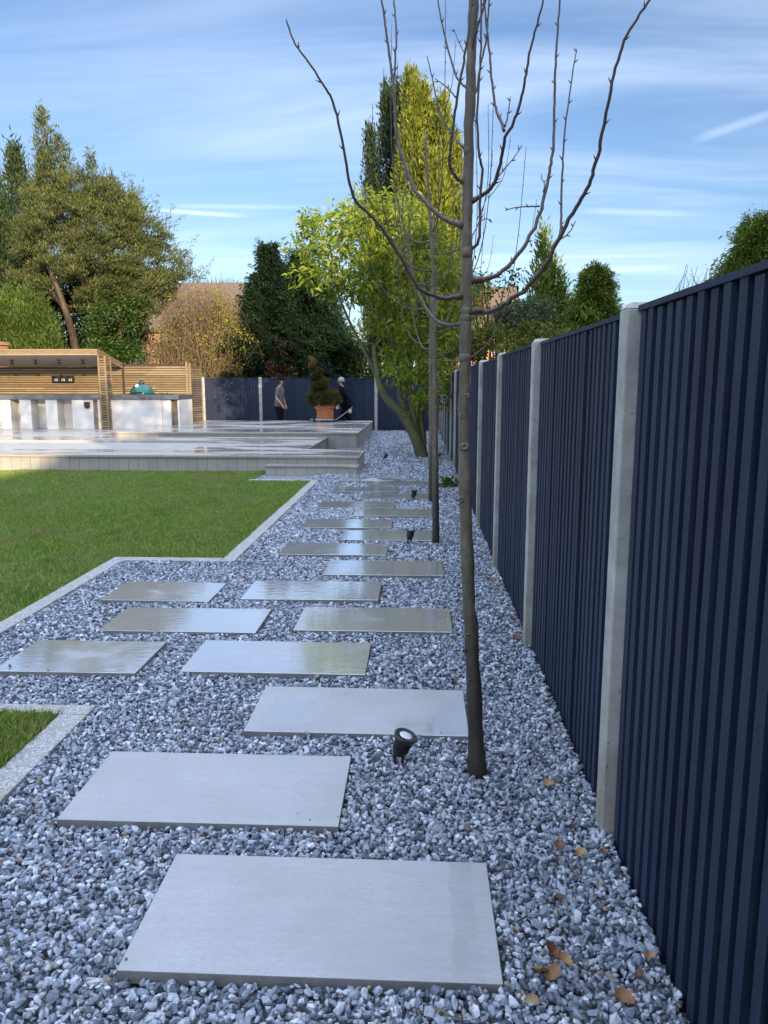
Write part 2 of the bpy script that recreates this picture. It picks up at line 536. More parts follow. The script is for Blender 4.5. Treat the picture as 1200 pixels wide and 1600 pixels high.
    D['green_enamel'] = simple('green_enamel', (.012, .085, .075), .22, var=.2, scale=60, bump=.001)
    D['white_dial'] = simple('white_dial', (.75, .75, .72), .4)
    D['terracotta'] = simple('terracotta', (.44, .135, .05), .75, var=.18, scale=14, bump=.002)
    # bark
    def bark(name, stops, sc=26, stretch=.35, bm=.006, rough=.7):
        m = NT(name); p = m.pos()
        n = m.noise(m.map(p, (1, 1, stretch)), sc, 6, .65, .5)
        n2 = m.noise(p, 3.5, 4, .6)
        c = m.ramp(n, stops)
        c = m.mix(m.rng(n2, .4, .7, 0, .6), c, m.mix(1.0, c, (.60, .60, .52), 'MULTIPLY'))
        m.set(Base_Color=c, Roughness=rough); m.bump(n, bm, .8)
        return m
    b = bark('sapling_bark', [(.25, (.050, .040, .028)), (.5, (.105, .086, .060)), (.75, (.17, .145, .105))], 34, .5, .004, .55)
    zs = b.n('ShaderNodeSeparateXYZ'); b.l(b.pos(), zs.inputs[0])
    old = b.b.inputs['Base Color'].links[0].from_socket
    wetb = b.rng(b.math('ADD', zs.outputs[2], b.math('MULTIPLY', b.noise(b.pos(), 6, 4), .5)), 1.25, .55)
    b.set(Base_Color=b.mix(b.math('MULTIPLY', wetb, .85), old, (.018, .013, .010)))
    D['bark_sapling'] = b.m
    D['bark_twig'] = bark('twig_bark', [(.3, (.042, .024, .020)), (.6, (.085, .052, .042)), (.8, (.13, .088, .068))], 40, .5, .002, .5).m
    D['bark_mossy'] = bark('mossy_bark', [(.3, (.045, .045, .018)), (.55, (.10, .105, .035)), (.8, (.17, .16, .075))], 22, .5, .01).m
    D['bark_brown'] = bark('brown_bark', [(.3, (.028, .018, .011)), (.55, (.07, .046, .028)), (.8, (.14, .098, .06))], 9, .25, .02).m
    D['twig_dry'] = bark('dry_twigs', [(.3, (.075, .05, .028)), (.55, (.16, .11, .062)), (.8, (.28, .205, .115))], 9, .3, .004).m
    # foliage
    D['f_gold'] = foliage_mat('golden_cypress_sprays', [(0, (.085, .115, .012)), (.5, (.175, .205, .024)), (1, (.29, .295, .045))], .2)
    D['f_dark'] = foliage_mat('dark_cypress_sprays', [(0, (.022, .042, .018)), (.5, (.045, .075, .03)), (1, (.085, .115, .04))], .15)
    D['f_thuja'] = foliage_mat('thuja_sprays', [(0, (.003, .013, .005)), (.6, (.010, .028, .010)), (1, (.026, .055, .017))], .15, .75)
    D['f_thuja_dead'] = foliage_mat('dead_sprays', [(0, (.06, .035, .022)), (.6, (.11, .065, .04)), (1, (.17, .105, .06))], .1)
    D['f_juniper'] = foliage_mat('juniper_sprays', [(0, (.045, .066, .020)), (.5, (.10, .128, .040)), (.85, (.165, .178, .055)), (1, (.215, .17, .07))], .2)
    D['f_ivy'] = foliage_mat('evergreen_leaves', [(0, (.015, .045, .010)), (.55, (.045, .095, .02)), (1, (.12, .17, .03))], .25, .35)
    D['f_laurel'] = foliage_mat('laurel_leaves', [(0, (.10, .17, .016)), (.45, (.19, .27, .025)), (.8, (.31, .35, .035)), (1, (.44, .40, .06))], .42, .38, .62)
    D['f_yellow'] = foliage_mat('yellow_leaves', [(0, (.16, .17, .02)), (.5, (.32, .28, .03)), (1, (.42, .33, .05))], .35)
    D['f_bright'] = foliage_mat('bright_conifer_sprays', [(0, (.055, .11, .012)), (.5, (.13, .19, .022)), (1, (.23, .26, .04))], .25)
    D['f_bush'] = foliage_mat('bushy_conifer_sprays', [(0, (.035, .075, .012)), (.5, (.08, .13, .022)), (1, (.15, .19, .04))], .2)
    D['f_grey'] = foliage_mat('grey_green_leaves', [(0, (.04, .07, .03)), (.5, (.085, .12, .055)), (1, (.15, .18, .09))], .25)
    D['f_hedge'] = foliage_mat('hedge_leaves', [(0, (.04, .07, .01)), (.5, (.12, .15, .02)), (.85, (.22, .21, .035)), (1, (.33, .27, .05))], .25)
    D['f_topiary'] = foliage_mat('topiary_needles', [(0, (.030, .038, .010)), (.5, (.085, .085, .02)), (1, (.17, .15, .038))], .15)
    D['f_topiary_tip'] = foliage_mat('sunlit_topiary_needles', [(0, (.12, .07, .02)), (.5, (.24, .14, .045)), (1, (.34, .21, .08))], .15)  # low sunlight on the tip, put into the needle colour
    D['f_weed'] = foliage_mat('weed_leaves', [(0, (.05, .11, .015)), (1, (.13, .20, .03))], .3)
    # brick and roof
    def brick(name, a, b_):
        m = NT(name); p = m.pos()
        s = m.n('ShaderNodeSeparateXYZ'); m.l(p, s.inputs[0])
        cb = m.n('ShaderNodeCombineXYZ'); m.l(m.math('ADD', s.outputs[0], s.outputs[1]), cb.inputs[0]); m.l(s.outputs[2], cb.inputs[1])
        t = m.n('ShaderNodeTexBrick'); m.l(cb.outputs[0], t.inputs['Vector'])
        t.inputs['Scale'].default_value = 1; t.inputs['Brick Width'].default_value = .225; t.inputs['Row Height'].default_value = .075
        t.inputs['Mortar Size'].default_value = .008
        t.inputs['Color1'].default_value = (*a, 1); t.inputs['Color2'].default_value = (*b_, 1); t.inputs['Mortar'].default_value = (.40, .36, .31, 1)
        m.set(Base_Color=t.outputs['Color'], Roughness=.85)
        return m.m
    D['brick'] = brick('orange_brick', (.40, .14, .065), (.50, .20, .09))
    m = NT('clay_roof_tiles'); p = m.pos()
    s = m.n('ShaderNodeSeparateXYZ'); m.l(p, s.inputs[0])
    row = m.math('FRACT', m.math('MULTIPLY', s.outputs[2], 6.5))
    c = m.ramp(m.noise(m.map(p, (4, 4, 9)), 1.3, 5, .7), [(.3, (.075, .048, .03)), (.55, (.125, .082, .052)), (.8, (.18, .13, .085))])
    c = m.mix(m.rng(row, .82, .97, 0, .55), c, (.07, .045, .03))
    m.set(Base_Color=c, Roughness=.85); m.bump(row, .03)
    D['tiles'] = m.m
    D['white_paint'] = simple('white_paint', (.78, .78, .76), .4)
    m = NT('window_glass'); m.set(Base_Color=(.04, .05, .06), Roughness=.06, Specular_IOR_Level=.8); D['glass'] = m.m
    # dead leaf
    m = NT('dry_leaf')
    oi = m.n('ShaderNodeObjectInfo')
    c = m.ramp(oi.outputs['Random'], [(0, (.11, .042, .022)), (.35, (.19, .075, .03)), (.7, (.25, .125, .045)), (1, (.31, .19, .075))])
    c = m.mix(m.rng(m.noise(m.obj(), 45, 4), .4, .7, 0, .6), c, (.10, .045, .025))
    m.set(Base_Color=c, Roughness=.5); m.translucent(c, .15)
    D['dry_leaf'] = m.m
    # people
    m = NT('skin'); m.set(Base_Color=(.40, .21, .135), Roughness=.5, Subsurface_Weight=.1); D['skin'] = m.m
    D['hair'] = simple('dark_hair', (.03, .02, .015), .6)
    D['tee'] = simple('grey_cotton', (.115, .105, .105), .9, var=.15, scale=30)
    D['trousers'] = simple('black_trousers', (.006, .007, .010), .95, spec=.1)
    D['jacket'] = simple('dark_jacket', (.007, .007, .010), .95, var=.3, spec=.1)
    D['beanie'] = simple('grey_wool', (.30, .31, .33), .95, var=.25, scale=70)
    D['glove'] = simple('grey_glove', (.50, .50, .50), .8)
    D['boots'] = simple('dark_boots', (.02, .018, .016), .6)
    return D
MT = make_materials()
# ================================================================== the site
def structure(name, mb, mat, **k):
    return tag(mb.build(name, mat, **k), kind='structure')

structure('ground', MB().add([(-400, -300, -.09), (400, -300, -.09), (400, 600, -.09), (-400, 600, -.09)], [(0, 1, 2, 3)]), MT['far_ground'])
structure('gravel_bed', MB().add([(-9, -4, -.022), (.70, -4, -.022), (.70, 25.75, -.022), (-9, 25.75, -.022)], [(0, 1, 2, 3)]), MT['gravel_base'])

# ---- lawns: soil sheets with real blades on top
big = [(-1.72, 6.62), (-1.72, 12.20), (-2.75, 12.20), (-2.75, 13.52), (-16, 13.52), (-16, 4.40), (-2.72, 4.40), (-2.72, 6.62)]
near = [(-1.68, -2.0), (-1.68, 3.33), (-9, 3.33), (-9, -2.0)]
structure('lawn_soil', MB().prism(big, -.06, .0), MT['lawn_soil'])
structure('near_lawn_soil', MB().prism(near, -.06, .0), MT['lawn_soil'])

def in_big(x, y):
    return (y > 4.40) & (y < 13.52) & ((x < -2.72) | ((y > 6.62) & (y < 12.20) & (x < -1.72)) | ((y > 12.2) & (x < -2.75)))

def vnoise(x, y, s, seed=0):
    """cheap smooth value noise 0..1"""
    xs, ys = x * s + 37.1 * seed, y * s - 11.7 * seed
    xi, yi = np.floor(xs).astype(int), np.floor(ys).astype(int)
    xf, yf = xs - xi, ys - yi
    def h(a, b):
        q = np.sin(a * 127.1 + b * 311.7 + seed * 74.7) * 43758.5453
        return q - np.floor(q)
    u, v = xf * xf * (3 - 2 * xf), yf * yf * (3 - 2 * yf)
    return (h(xi, yi) * (1 - u) + h(xi + 1, yi) * u) * (1 - v) + (h(xi, yi + 1) * (1 - u) + h(xi + 1, yi + 1) * u) * v

def grass(name, x, y, hgt, w, mat, label):
    n = len(x)
    a = rng.random(n) * 2 * math.pi
    hh = hgt * (.45 + .8 * rng.random(n)) * (.35 + .75 * vnoise(x, y, 2.3, 2) + .5 * vnoise(x, y, 7.1, 4))
    lean = .75 * rng.random(n)
    la = rng.random(n) * 2 * math.pi
    sx, sy = np.cos(a) * w / 2, np.sin(a) * w / 2
    z = np.full(n, -.003)
    lx, ly = np.cos(la) * lean * hh, np.sin(la) * lean * hh
    v = np.stack([np.stack([x - sx, y - sy, z], 1), np.stack([x + sx, y + sy, z], 1),
                  np.stack([x + sx * .7 + lx * .35, y + sy * .7 + ly * .35, hh * .6], 1), np.stack([x + lx, y + ly, hh], 1)], 1).reshape(-1, 3)
    b = np.arange(n)[:, None] * 4
    f = np.concatenate([b + np.array([[0, 1, 2]]), b + np.array([[0, 2, 3]])])
    o = MB().add(v, f).build(name, mat)
    return tag(o, label, 'grass', kind='stuff')

N = 620000
x, y = -10.5 + rng.random(N) * 9.0, 4.4 + rng.random(N) * 9.2
k = in_big(x, y) & (x > -.60 * y - 1.6)
x, y = x[k], y[k]
k = rng.random(len(x)) < np.clip(1.25 - .065 * (y - 4.4), .45, 1)
x, y = x[k], y[k]
grass('lawn', x, y, .036, .0065, MT['grass'], 'short green lawn with brownish patches beside the gravel path')
N = 90000
x, y = -3.2 + rng.random(N) * 1.55, 1.3 + rng.random(N) * 2.05
k = (x < -1.675) & (y < 3.34)
grass('lawn_corner', x[k], y[k], .055, .0042, MT['grass'], 'small green corner of lawn inside the granite edging nearest the viewer')

# ---- granite edging strips (each laid run lifts out on its own)
def edging(name, pts, label, w=.085):
    m = MB()
    for x0, x1, y0, y1 in pts:
        m.box(x0, x1, y0, y1, -.05, .022)
    return tag(m.build(name, MT['granite'], bevel=.004), label, 'edging', 'granite edging round the lawns')
def run_x(x0, x1, y, w, L=.9):
    out, n = [], max(1, round((x1 - x0) / L)); d = (x1 - x0) / n
    return [(x0 + i * d + .0015, x0 + (i + 1) * d - .0015, y, y + w) for i in range(n)]
def run_y(x, w, y0, y1, L=.9):
    n = max(1, round((y1 - y0) / L)); d = (y1 - y0) / n
    return [(x, x + w, y0 + i * d + .0015, y0 + (i + 1) * d - .0015) for i in range(n)]
edging('granite_edging', run_y(-2.715, .12, 4.40, 6.49), 'pale granite edging along the lawn beside the three left-hand slabs')
edging('granite_edging', run_x(-2.715, -1.735, 6.494, .12), 'short crosswise granite edging where the lawn steps in towards the path')
edging('granite_edging', run_y(-1.73, .12, 6.494, 12.20), 'long pale granite edging between the far lawn and the double row of slabs')
edging('granite_edging', run_x(-2.75, -1.61, 12.204, .10), 'short granite edging in front of the low timber step')
edging('granite_edging', run_y(-1.675, .13, -2.0, 3.33), 'wide speckled granite edging at the near lawn corner, running towards the viewer')
edging('granite_edging', run_x(-9, -1.545, 3.334, .10), 'speckled granite edging across the top of the near lawn corner')
edging('granite_edging', run_x(-16, -2.72, 4.28, .11), 'granite edging along the near end of the big lawn')

# ---- stepping slabs
SLABS = [  # x0, x1, y0, wet, label
    (-.785, .228, 1.76, .02, 1, 'dry pale grey slab with a damp streak near its right edge, nearest the viewer'),
    (-1.275, -.270, 2.452, .03, 0, 'dry pale grey slab with faint white veins, second nearest, beside the near lawn corner'),
    (-.770, .232, 3.175, .45, 0, 'half wet grey slab just behind the nearest garden spotlight'),
    (-1.275, -.275, 3.872, .58, 0, 'wet slab right of the leftmost cut slab, third row of the left path'),
    (-2.285, -1.500, 3.835, .55, 0, 'wet cut slab at the left edge of the photo, rippled puddle on it'),
    (-.780, .220, 4.600, .60, 0, 'wet slab with a yellow-green tree reflected on it, beside the nearest sapling'),
    (-2.000, -1.000, 4.535, .62, 0, 'wet slab in the left-hand row, between the two shorter cut slabs'),
    (-1.275, -.280, 5.295, .62, 0, 'wet slab reflecting bright sky, right of the short slab by the lawn edging corner'),
    (-2.265, -1.480, 5.215, .58, 0, 'short brownish slab closest to the inner corner of the lawn edging'),
    (-.775, .212, 6.030, .62, 0, 'wet slab with its right end dull, first one wholly beyond the lawn step'),
    (-1.265, -.285, 6.755, .60, 0, 'brown-grey slab with a bright right half, left of the second garden spotlight'),
    (-.770, .215, 7.430, .62, 0, 'wet slab just behind the second garden spotlight, beside the second sapling'),
    (-1.262, -.287, 8.085, .60, 0, 'wet narrow looking slab in the left row behind the second garden spotlight'),
    (-.772, .215, 8.845, .62, 0, 'wet slab in the right row between the second and third garden spotlights'),
    (-1.255, -.295, 9.430, .60, 0, 'wet slab in the left row, level with the base of the third garden spotlight'),
    (-.790, .210, 10.215, .62, 0, 'wet slab directly behind the third garden spotlight'),
    (-1.250, -.290, 10.880, .60, 0, 'far slab in the left row, third from the timber step'),
    (-.770, .205, 11.61, .55, 0, 'farthest slab of the right row, near the small green weed by the fence'),
    (-1.265, -.295, 12.10, .5, 0, 'farthest slab of all, just in front of the low timber step'),
]
for i, (x0, x1, y0, wet, damp, lab) in enumerate(SLABS):
    cx, cy = (x0 + x1) / 2, y0 + .256
    m = MB().box(x0 - cx, x1 - cx, -.256, .256, -.012, .028)
    o = m.build('stepping_slab', MT['slab'], bevel=.0025, loc=(cx, cy, 0))
    o.data.materials.append(MT['slab_edge'])
    for p in o.data.polygons:
        if abs(p.normal.z) < .5: p.material_index = 1
    o.color = (wet, damp, 0, 1)
    o.rotation_euler = (R(rng.normal() * .15), R(rng.normal() * .15), R(rng.normal() * .25))
    tag(o, lab, 'paving slab', 'stepping slabs in the gravel')

# ---- crushed stone: every stone is real, all in one mass
SAP = [(.243, 2.889, .062), (.174, 7.373, .055), (.173, 10.093, .05), (.08, 16.385, .16)]
SPOT = [(-.075, 2.93), (-.082, 7.331), (-.066, 10.195), (-.70, 15.656)]
def free(x, y):
    ok = (x < .665) & ~in_big(x, y)
    ok &= ~((x < -1.54) & (y < 3.44))
    ok &= ~((x < -2.59) & (y > 4.27) & (y < 6.62))
    ok &= ~((x < -1.60) & (y > 6.49) & (y < 12.31))
    ok &= ~((y > 13.19) & (y < 15.02) & (x < -1.04) & (x > -2.68)) & ~((y > 13.52) & (x < -2.18)) & ~((y > 13.52) & (y < 15.02) & (x < -1.04))
    ok &= ~((y > 18.38) & (y < 24.42) & (x < -1.47))
    for x0, x1, y0, *_ in SLABS:
        ok &= ~((x > x0 - .006) & (x < x1 + .006) & (y > y0 - .006) & (y < y0 + .518))
    for a, b, r in SAP:
        ok &= (x - a) ** 2 + (y - b) ** 2 > (r * .8) ** 2
    return ok

phi = (1 + 5 ** .5) / 2
ICO_V = unit(np.array([(-1, phi, 0), (1, phi, 0), (-1, -phi, 0), (1, -phi, 0), (0, -1, phi), (0, 1, phi), (0, -1, -phi), (0, 1, -phi), (phi, 0, -1), (phi, 0, 1), (-phi, 0, -1), (-phi, 0, 1)], float))
ICO_F = np.array([(0, 11, 5), (0, 5, 1), (0, 1, 7), (0, 7, 10), (0, 10, 11), (1, 5, 9), (5, 11, 4), (11, 10, 2), (10, 7, 6), (7, 1, 8), (3, 9, 4), (3, 4, 2), (3, 2, 6), (3, 6, 8), (3, 8, 9), (4, 9, 5), (2, 4, 11), (6, 2, 10), (8, 6, 7), (9, 8, 1)])
OCT_V = np.array([(1, 0, 0), (-1, 0, 0), (0, 1, 0), (0, -1, 0), (0, 0, 1), (0, 0, -1)], float)
OCT_F = np.array([(0, 2, 4), (2, 1, 4), (1, 3, 4), (3, 0, 4), (2, 0, 5), (1, 2, 5), (3, 1, 5), (0, 3, 5)])

def stones(mb, x, y, size, bv, bf, jit, zlift=0.0):
    n, k = len(x), len(bv)
    v = np.repeat(bv[None], n, 0) * (1 + rng.normal(size=(n, k, 1)) * jit)
    v += rng.normal(size=(n, k, 3)) * jit * .45
    for _ in range(4):                                  # broken faces: cut each stone by a few planes
        nn = unit(rng.normal(size=(n, 1, 3))); dd = .50 + .35 * rng.random((n, 1))
        over = np.maximum(0, (v * nn).sum(2) - dd)
        v = v - over[:, :, None] * nn
    s = size * np.exp(np.clip(rng.normal(size=n) * .26, -.6, .42))
    sc = np.stack([np.ones(n) * (.95 + .5 * rng.random(n)), .62 + .35 * rng.random(n), .45 + .35 * rng.random(n)], 1) * s[:, None] * .55
    v = v * sc[:, None, :]
    q = rng.normal(size=(n, 4)); q[:, 1:3] *= .45; q /= np.linalg.norm(q, axis=1, keepdims=True)
    w, a, b, c = q.T
    Rm = np.stack([np.stack([1 - 2 * (b * b + c * c), 2 * (a * b - c * w), 2 * (a * c + b * w)], 1),
                   np.stack([2 * (a * b + c * w), 1 - 2 * (a * a + c * c), 2 * (b * c - a * w)], 1),
                   np.stack([2 * (a * c - b * w), 2 * (b * c + a * w), 1 - 2 * (a * a + b * b)], 1)], 1)
    v = np.einsum('nij,nkj->nki', Rm, v)
    z = -.006 + rng.random(n) * .020 + .016 * (vnoise(x, y, 2.2, 5) - .5) + zlift
    z += np.clip((x - .38) / .28, 0, 1) ** 2 * .018            # banked up a little against the fence
    v += np.stack([x, y, z], 1)[:, None, :]
    f = (np.arange(n)[:, None, None] * k + bf[None]).reshape(-1, 3)
    mb.add(v.reshape(-1, 3), f)

def jgrid(x0, x1, y0, y1, c):
    nx, ny = int((x1 - x0) / c), int((y1 - y0) / c)
    gx, gy = np.meshgrid(np.arange(nx), np.arange(ny))
    x = x0 + (gx.ravel() + rng.random(nx * ny) * 1.15) * c
    y = y0 + (gy.ravel() + rng.random(nx * ny) * 1.15) * c
    k = free(x, y) & (x > -.62 * np.maximum(y, 1) - .9)
    return x[k], y[k]

g = MB()
stones(g, *jgrid(-1.56, .68, -.6, .95, .0185), .0225, ICO_V, ICO_F, .13)
stones(g, *jgrid(-2.4, .68, .95, 3.6, .0138), .0190, ICO_V, ICO_F, .13)
stones(g, *jgrid(-2.4, .68, .95, 3.6, .028), .0225, ICO_V, ICO_F, .14, .005)
stones(g, *jgrid(-4.2, .68, 3.6, 6.6, .0165), .0225, ICO_V, ICO_F, .13)
stones(g, *jgrid(-1.75, .68, 6.6, 10, .0195), .026, ICO_V, ICO_F, .13)
stones(g, *jgrid(-1.75, .68, 10, 13.6, .023), .031, OCT_V, OCT_F, .26)
stones(g, *jgrid(-2.3, .68, 13.6, 25.7, .032), .042, OCT_V, OCT_F, .26)
# a few chips kicked up onto the slabs and the edging
kx, ky = [], []
for x0, x1, y0, *_ in SLABS[:12]:
    for _ in range(int(rng.integers(1, 5))):
        if rng.random() < .7: kx.append(x0 + rng.random() * (x1 - x0)); ky.append(y0 + rng.choice([.02, .03, .05, .48, .49]) + rng.normal() * .01)
        else: kx.append(rng.choice([x0 + .02, x1 - .02]) + rng.normal() * .012); ky.append(y0 + rng.random() * .5)
kx, ky = np.array(kx), np.array(ky)
stones(g, kx, ky, .012, ICO_V, ICO_F, .13, .028)
tag(g.build('gravel', MT['stone']), 'blue-grey crushed stone gravel covering the path and the strip by the fence', 'gravel', kind='stuff')

# ---- raised terrace
def fascia_x(m, x0, x1, y, z0, z1, p=.18, t=.02):
    n = max(1, round((x1 - x0) / p)); d = (x1 - x0) / n
    for i in range(n):
        m.box(x0 + i * d + .0025, x0 + (i + 1) * d - .0025, y - t + rng.normal() * .0006, y, z0, z1)
def fascia_y(m, y0, y1, x, z0, z1, p=.18, t=.02):
    n = max(1, round((y1 - y0) / p)); d = (y1 - y0) / n
    for i in range(n):
        m.box(x, x + t + rng.normal() * .0006, y0 + i * d + .0025, y0 + (i + 1) * d - .0025, z0, z1)
T1, T2 = .29, .40
low = empty('low_terrace', (-1.06, 13.55, 0), 'wide lower deck tier with pale plank cladding behind the lawn', 'deck')
low.location = (0, 0, 0)
m = MB()
m.box(-16, -1.06, 13.53, 14.75, T1 - .028, T1)
m.box(-4.45, -1.06, 14.75, 15.0, T1 - .028, T1)
m.box(-4.45, -2.20, 15.0, 18.375, T1 - .028, T1)
m.box(-16, -4.45, 17.2, 18.375, T1 - .028, T1)
m.box(-16, -7.545, 18.375, 23.6, T1 - .028, T1)
m.build('deck_boards', MT['deck_top'], low, bevel=.003)
m = MB().box(-16, -1.045, 13.512, 13.528, T1 - .034, T1 + .003)
m.box(-1.058, -1.042, 13.5285, 15.01, T1 - .034, T1 + .003).box(-2.198, -2.182, 15.012, 18.37, T1 - .034, T1 + .003)
m.build('nosing', MT['deck_face'], low, bevel=.002)
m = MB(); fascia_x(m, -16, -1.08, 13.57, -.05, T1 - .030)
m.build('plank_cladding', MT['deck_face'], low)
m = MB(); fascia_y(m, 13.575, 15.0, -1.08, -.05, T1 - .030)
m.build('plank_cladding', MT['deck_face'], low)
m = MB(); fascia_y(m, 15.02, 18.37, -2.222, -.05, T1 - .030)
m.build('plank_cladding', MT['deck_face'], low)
m = MB().box(-16, -1.085, 13.575, 14.70, -.05, T1 - .031).box(-4.4, -2.225, 14.72, 18.36, -.05, T1 - .031)
m.build('frame', MT['deck_dark'], low)
m = MB().box(-16, -4.47, 14.77, 17.18, T1 - .10, T1 - .055)
m.build('sunken_floor', MT['patio'], low)
m = MB().box(-4.466, -4.452, 14.76, 17.19, T1 - .11, T1 - .001).box(-16, -4.468, 17.184, 17.198, T1 - .11, T1 - .001)
m.build('sunken_edge', MT['deck_face'], low)

step = empty('terrace_step', (0, 0, 0), 'low single step in pale planks in front of the lower deck tier', 'step')
MB().box(-2.68, -1.04, 13.17, 13.535, .125, .152).build('tread', MT['deck_top'], step, bevel=.003)
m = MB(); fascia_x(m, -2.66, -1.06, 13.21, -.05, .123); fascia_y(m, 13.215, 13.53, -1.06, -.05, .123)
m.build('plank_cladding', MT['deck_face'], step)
MB().box(-2.655, -1.065, 13.215, 13.54, -.05, .122).build('frame', MT['deck_dark'], step)

up = empty('high_terrace', (0, 0, 0), 'higher deck tier with wet reflective boards in front of the far fence', 'deck')
m = MB().box(-7.54, -1.47, 18.38, 24.42, T2 - .028, T2)
m.build('deck_boards', MT['deck_top'], up, bevel=.003)
m = MB().box(-7.54, -1.452, 18.362, 18.378, T2 - .034, T2 + .003).box(-1.468, -1.452, 18.3785, 24.43, T2 - .034, T2 + .003)
m.build('nosing', MT['deck_face'], up, bevel=.002)
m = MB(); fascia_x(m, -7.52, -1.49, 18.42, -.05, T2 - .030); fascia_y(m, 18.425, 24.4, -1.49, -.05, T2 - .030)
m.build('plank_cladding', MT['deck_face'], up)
MB().box(-7.53, -1.495, 18.425, 24.4, -.05, T2 - .031).build('frame', MT['deck_dark'], up)

# ---- fences
def panel_mesh(length, pitch=.081, bw=.044, relief=.018, z0=-.03, z1=1.765):
    """vertical boards over a recessed backing; runs along +Y, faces -X"""
    m = MB(); n = int(round(length / pitch)); d = length / n
    m.box(.0185, .036, 0, length, z0, z1)
    for i in range(n):
        a = i * d + (d - bw) / 2
        w = bw + rng.normal() * .002
        j = rng.normal() * .0018
        v0 = len(m.V)
        m.box(j, .0180, a, a + w, z0 - .01 + rng.random() * .008, z1 + rng.normal() * .002)
    return m
def fence_post(m, x0, x1, y0, y1, h=1.80):
    c = .018
    m.box(x0, x1, y0, y1, -.1, h - .02)
    a = np.array([(x0, y0, h - .02), (x1, y0, h - .02), (x1, y1, h - .02), (x0, y1, h - .02),
                  (x0 + c, y0 + c, h), (x1 - c, y0 + c, h), (x1 - c, y1 - c, h), (x0 + c, y1 - c, h)])
    m.add(a, [(4, 5, 6, 7), (0, 1, 5, 4), (1, 2, 6, 5), (2, 3, 7, 6), (3, 0, 4, 7)])
side = empty('boundary_fence', (0, 0, 0), 'long navy board fence with pale concrete posts running down the right side', 'fence')
PX, PF = .636, .671
P0, DP, PW = 2.455, 1.95, .092
variants = [panel_mesh(DP - PW - .006).mesh('panel') for _ in range(3)]
for me in variants: me.materials.append(MT['navy'])
railm = MB().box(-.005, .046, 0, DP - PW - .006, 1.768, 1.785).mesh('capping_rail'); railm.materials.append(MT['navy'])
for k in range(-2, 13):
    y0 = P0 + DP * k
    if k < 12:
        o = bpy.data.objects.new('panel', variants[k % 3]); COL.objects.link(o); o.parent = side
        drop = [-.004, .0, -.012, -.006, .002][k % 5]
        o.location = (PF + rng.normal() * .003, y0 + PW + .003, drop)
        r = bpy.data.objects.new('capping_rail', railm); COL.objects.link(r); r.parent = o
    m = MB(); fence_post(m, PX, PX + .115, y0, y0 + PW)
    m.build('post', MT['concrete'], side, bevel=.006)
far = empty('boundary_fence', (0, 0, 0), 'blue-grey board fence with concrete posts across the far end of the garden', 'fence')
FY = 25.70
FP = [-1.43 - 1.93 * k for k in range(-1, 8)]
fl = 1.93 - PW - .006
fvar = [panel_mesh(fl, .10, .062, .018).mesh('panel') for _ in range(2)]
for me in fvar: me.materials.append(MT['navy'])
frail = MB().box(-.016, .052, 0, fl, 1.768, 1.788).mesh('capping_rail'); frail.materials.append(MT['navy'])
for i, xp in enumerate(FP):
    m = MB(); fence_post(m, xp - .05, xp + .055, FY - .01, FY + .10, 1.775)
    m.build('post', MT['concrete'], far, bevel=.006)
    if i < len(FP) - 1:
        o = bpy.data.objects.new('panel', fvar[i % 2]); COL.objects.link(o); o.parent = far
        o.rotation_euler = (0, 0, R(90)); o.location = (xp - .053, FY + .03, -.035)
        r = bpy.data.objects.new('capping_rail', frail); COL.objects.link(r); r.parent = o
# ================================================================== outdoor kitchen
def slat_screen(m, x0, x1, y, z0, z1, p=.068, h=.044, t=.02):
    n = int((z1 - z0) / p)
    for i in range(n):
        z = z0 + i * p + rng.normal() * .002
        # two boards end to end, so that the joints wander
        j = x0 + (x1 - x0) * (.3 + .4 * rng.random())
        m.box(x0, j - .002, y - t + rng.normal() * .002, y, z, z + h)
        m.box(j + .002, x1, y - t + rng.normal() * .002, y, z, z + h)
YB = 22.9
pav = empty('garden_pavilion', (0, 0, 0), 'timber kitchen shelter with sloping slatted roof edge over a white bar', 'pavilion')
zf, zb, yf, yb = 2.50, 2.17, 21.05, 22.80
xr = -8.80
# roof slab, sloping down to the back
def sloped(m, x0, x1, ya, yb_, za, zb_, t):
    v = [(x0, ya, za - t), (x1, ya, za - t), (x1, yb_, zb_ - t), (x0, yb_, zb_ - t), (x0, ya, za), (x1, ya, za), (x1, yb_, zb_), (x0, yb_, zb_)]
    m.add(v, [(3, 2, 1, 0), (4, 5, 6, 7), (0, 1, 5, 4), (1, 2, 6, 5), (2, 3, 7, 6), (3, 0, 4, 7)])
roof = MB(); sloped(roof, -16, xr - .03, yf + .03, yb, zf - .01, zb - .01, .10)
ro = roof.build('roof', MT['soffit'], pav)
m = MB()
for i in range(3):
    z = zf - .058 * (i + 1)
    m.box(-16, xr, yf, yf + .022, z + .006, z + .054)
m.build('front_fascia', MT['timber'], ro)
m = MB()
for i in range(3):
    dz = .058 * (i + 1) - .006
    sloped(m, xr - .021, xr + .002, yf + .024, yb + .04, zf - dz + .048, zb - dz + .048, .048)
m.build('side_fascia', MT['timber'], ro)
m = MB(); slat_screen(m, -16, -8.86, YB, 1.2, 2.06)
m.build('back_screen', MT['timber'], pav)
MB().box(-16, -8.80, YB + .004, YB + .03, .3, 2.05).build('backing_board', MT['timber_dark'], pav)
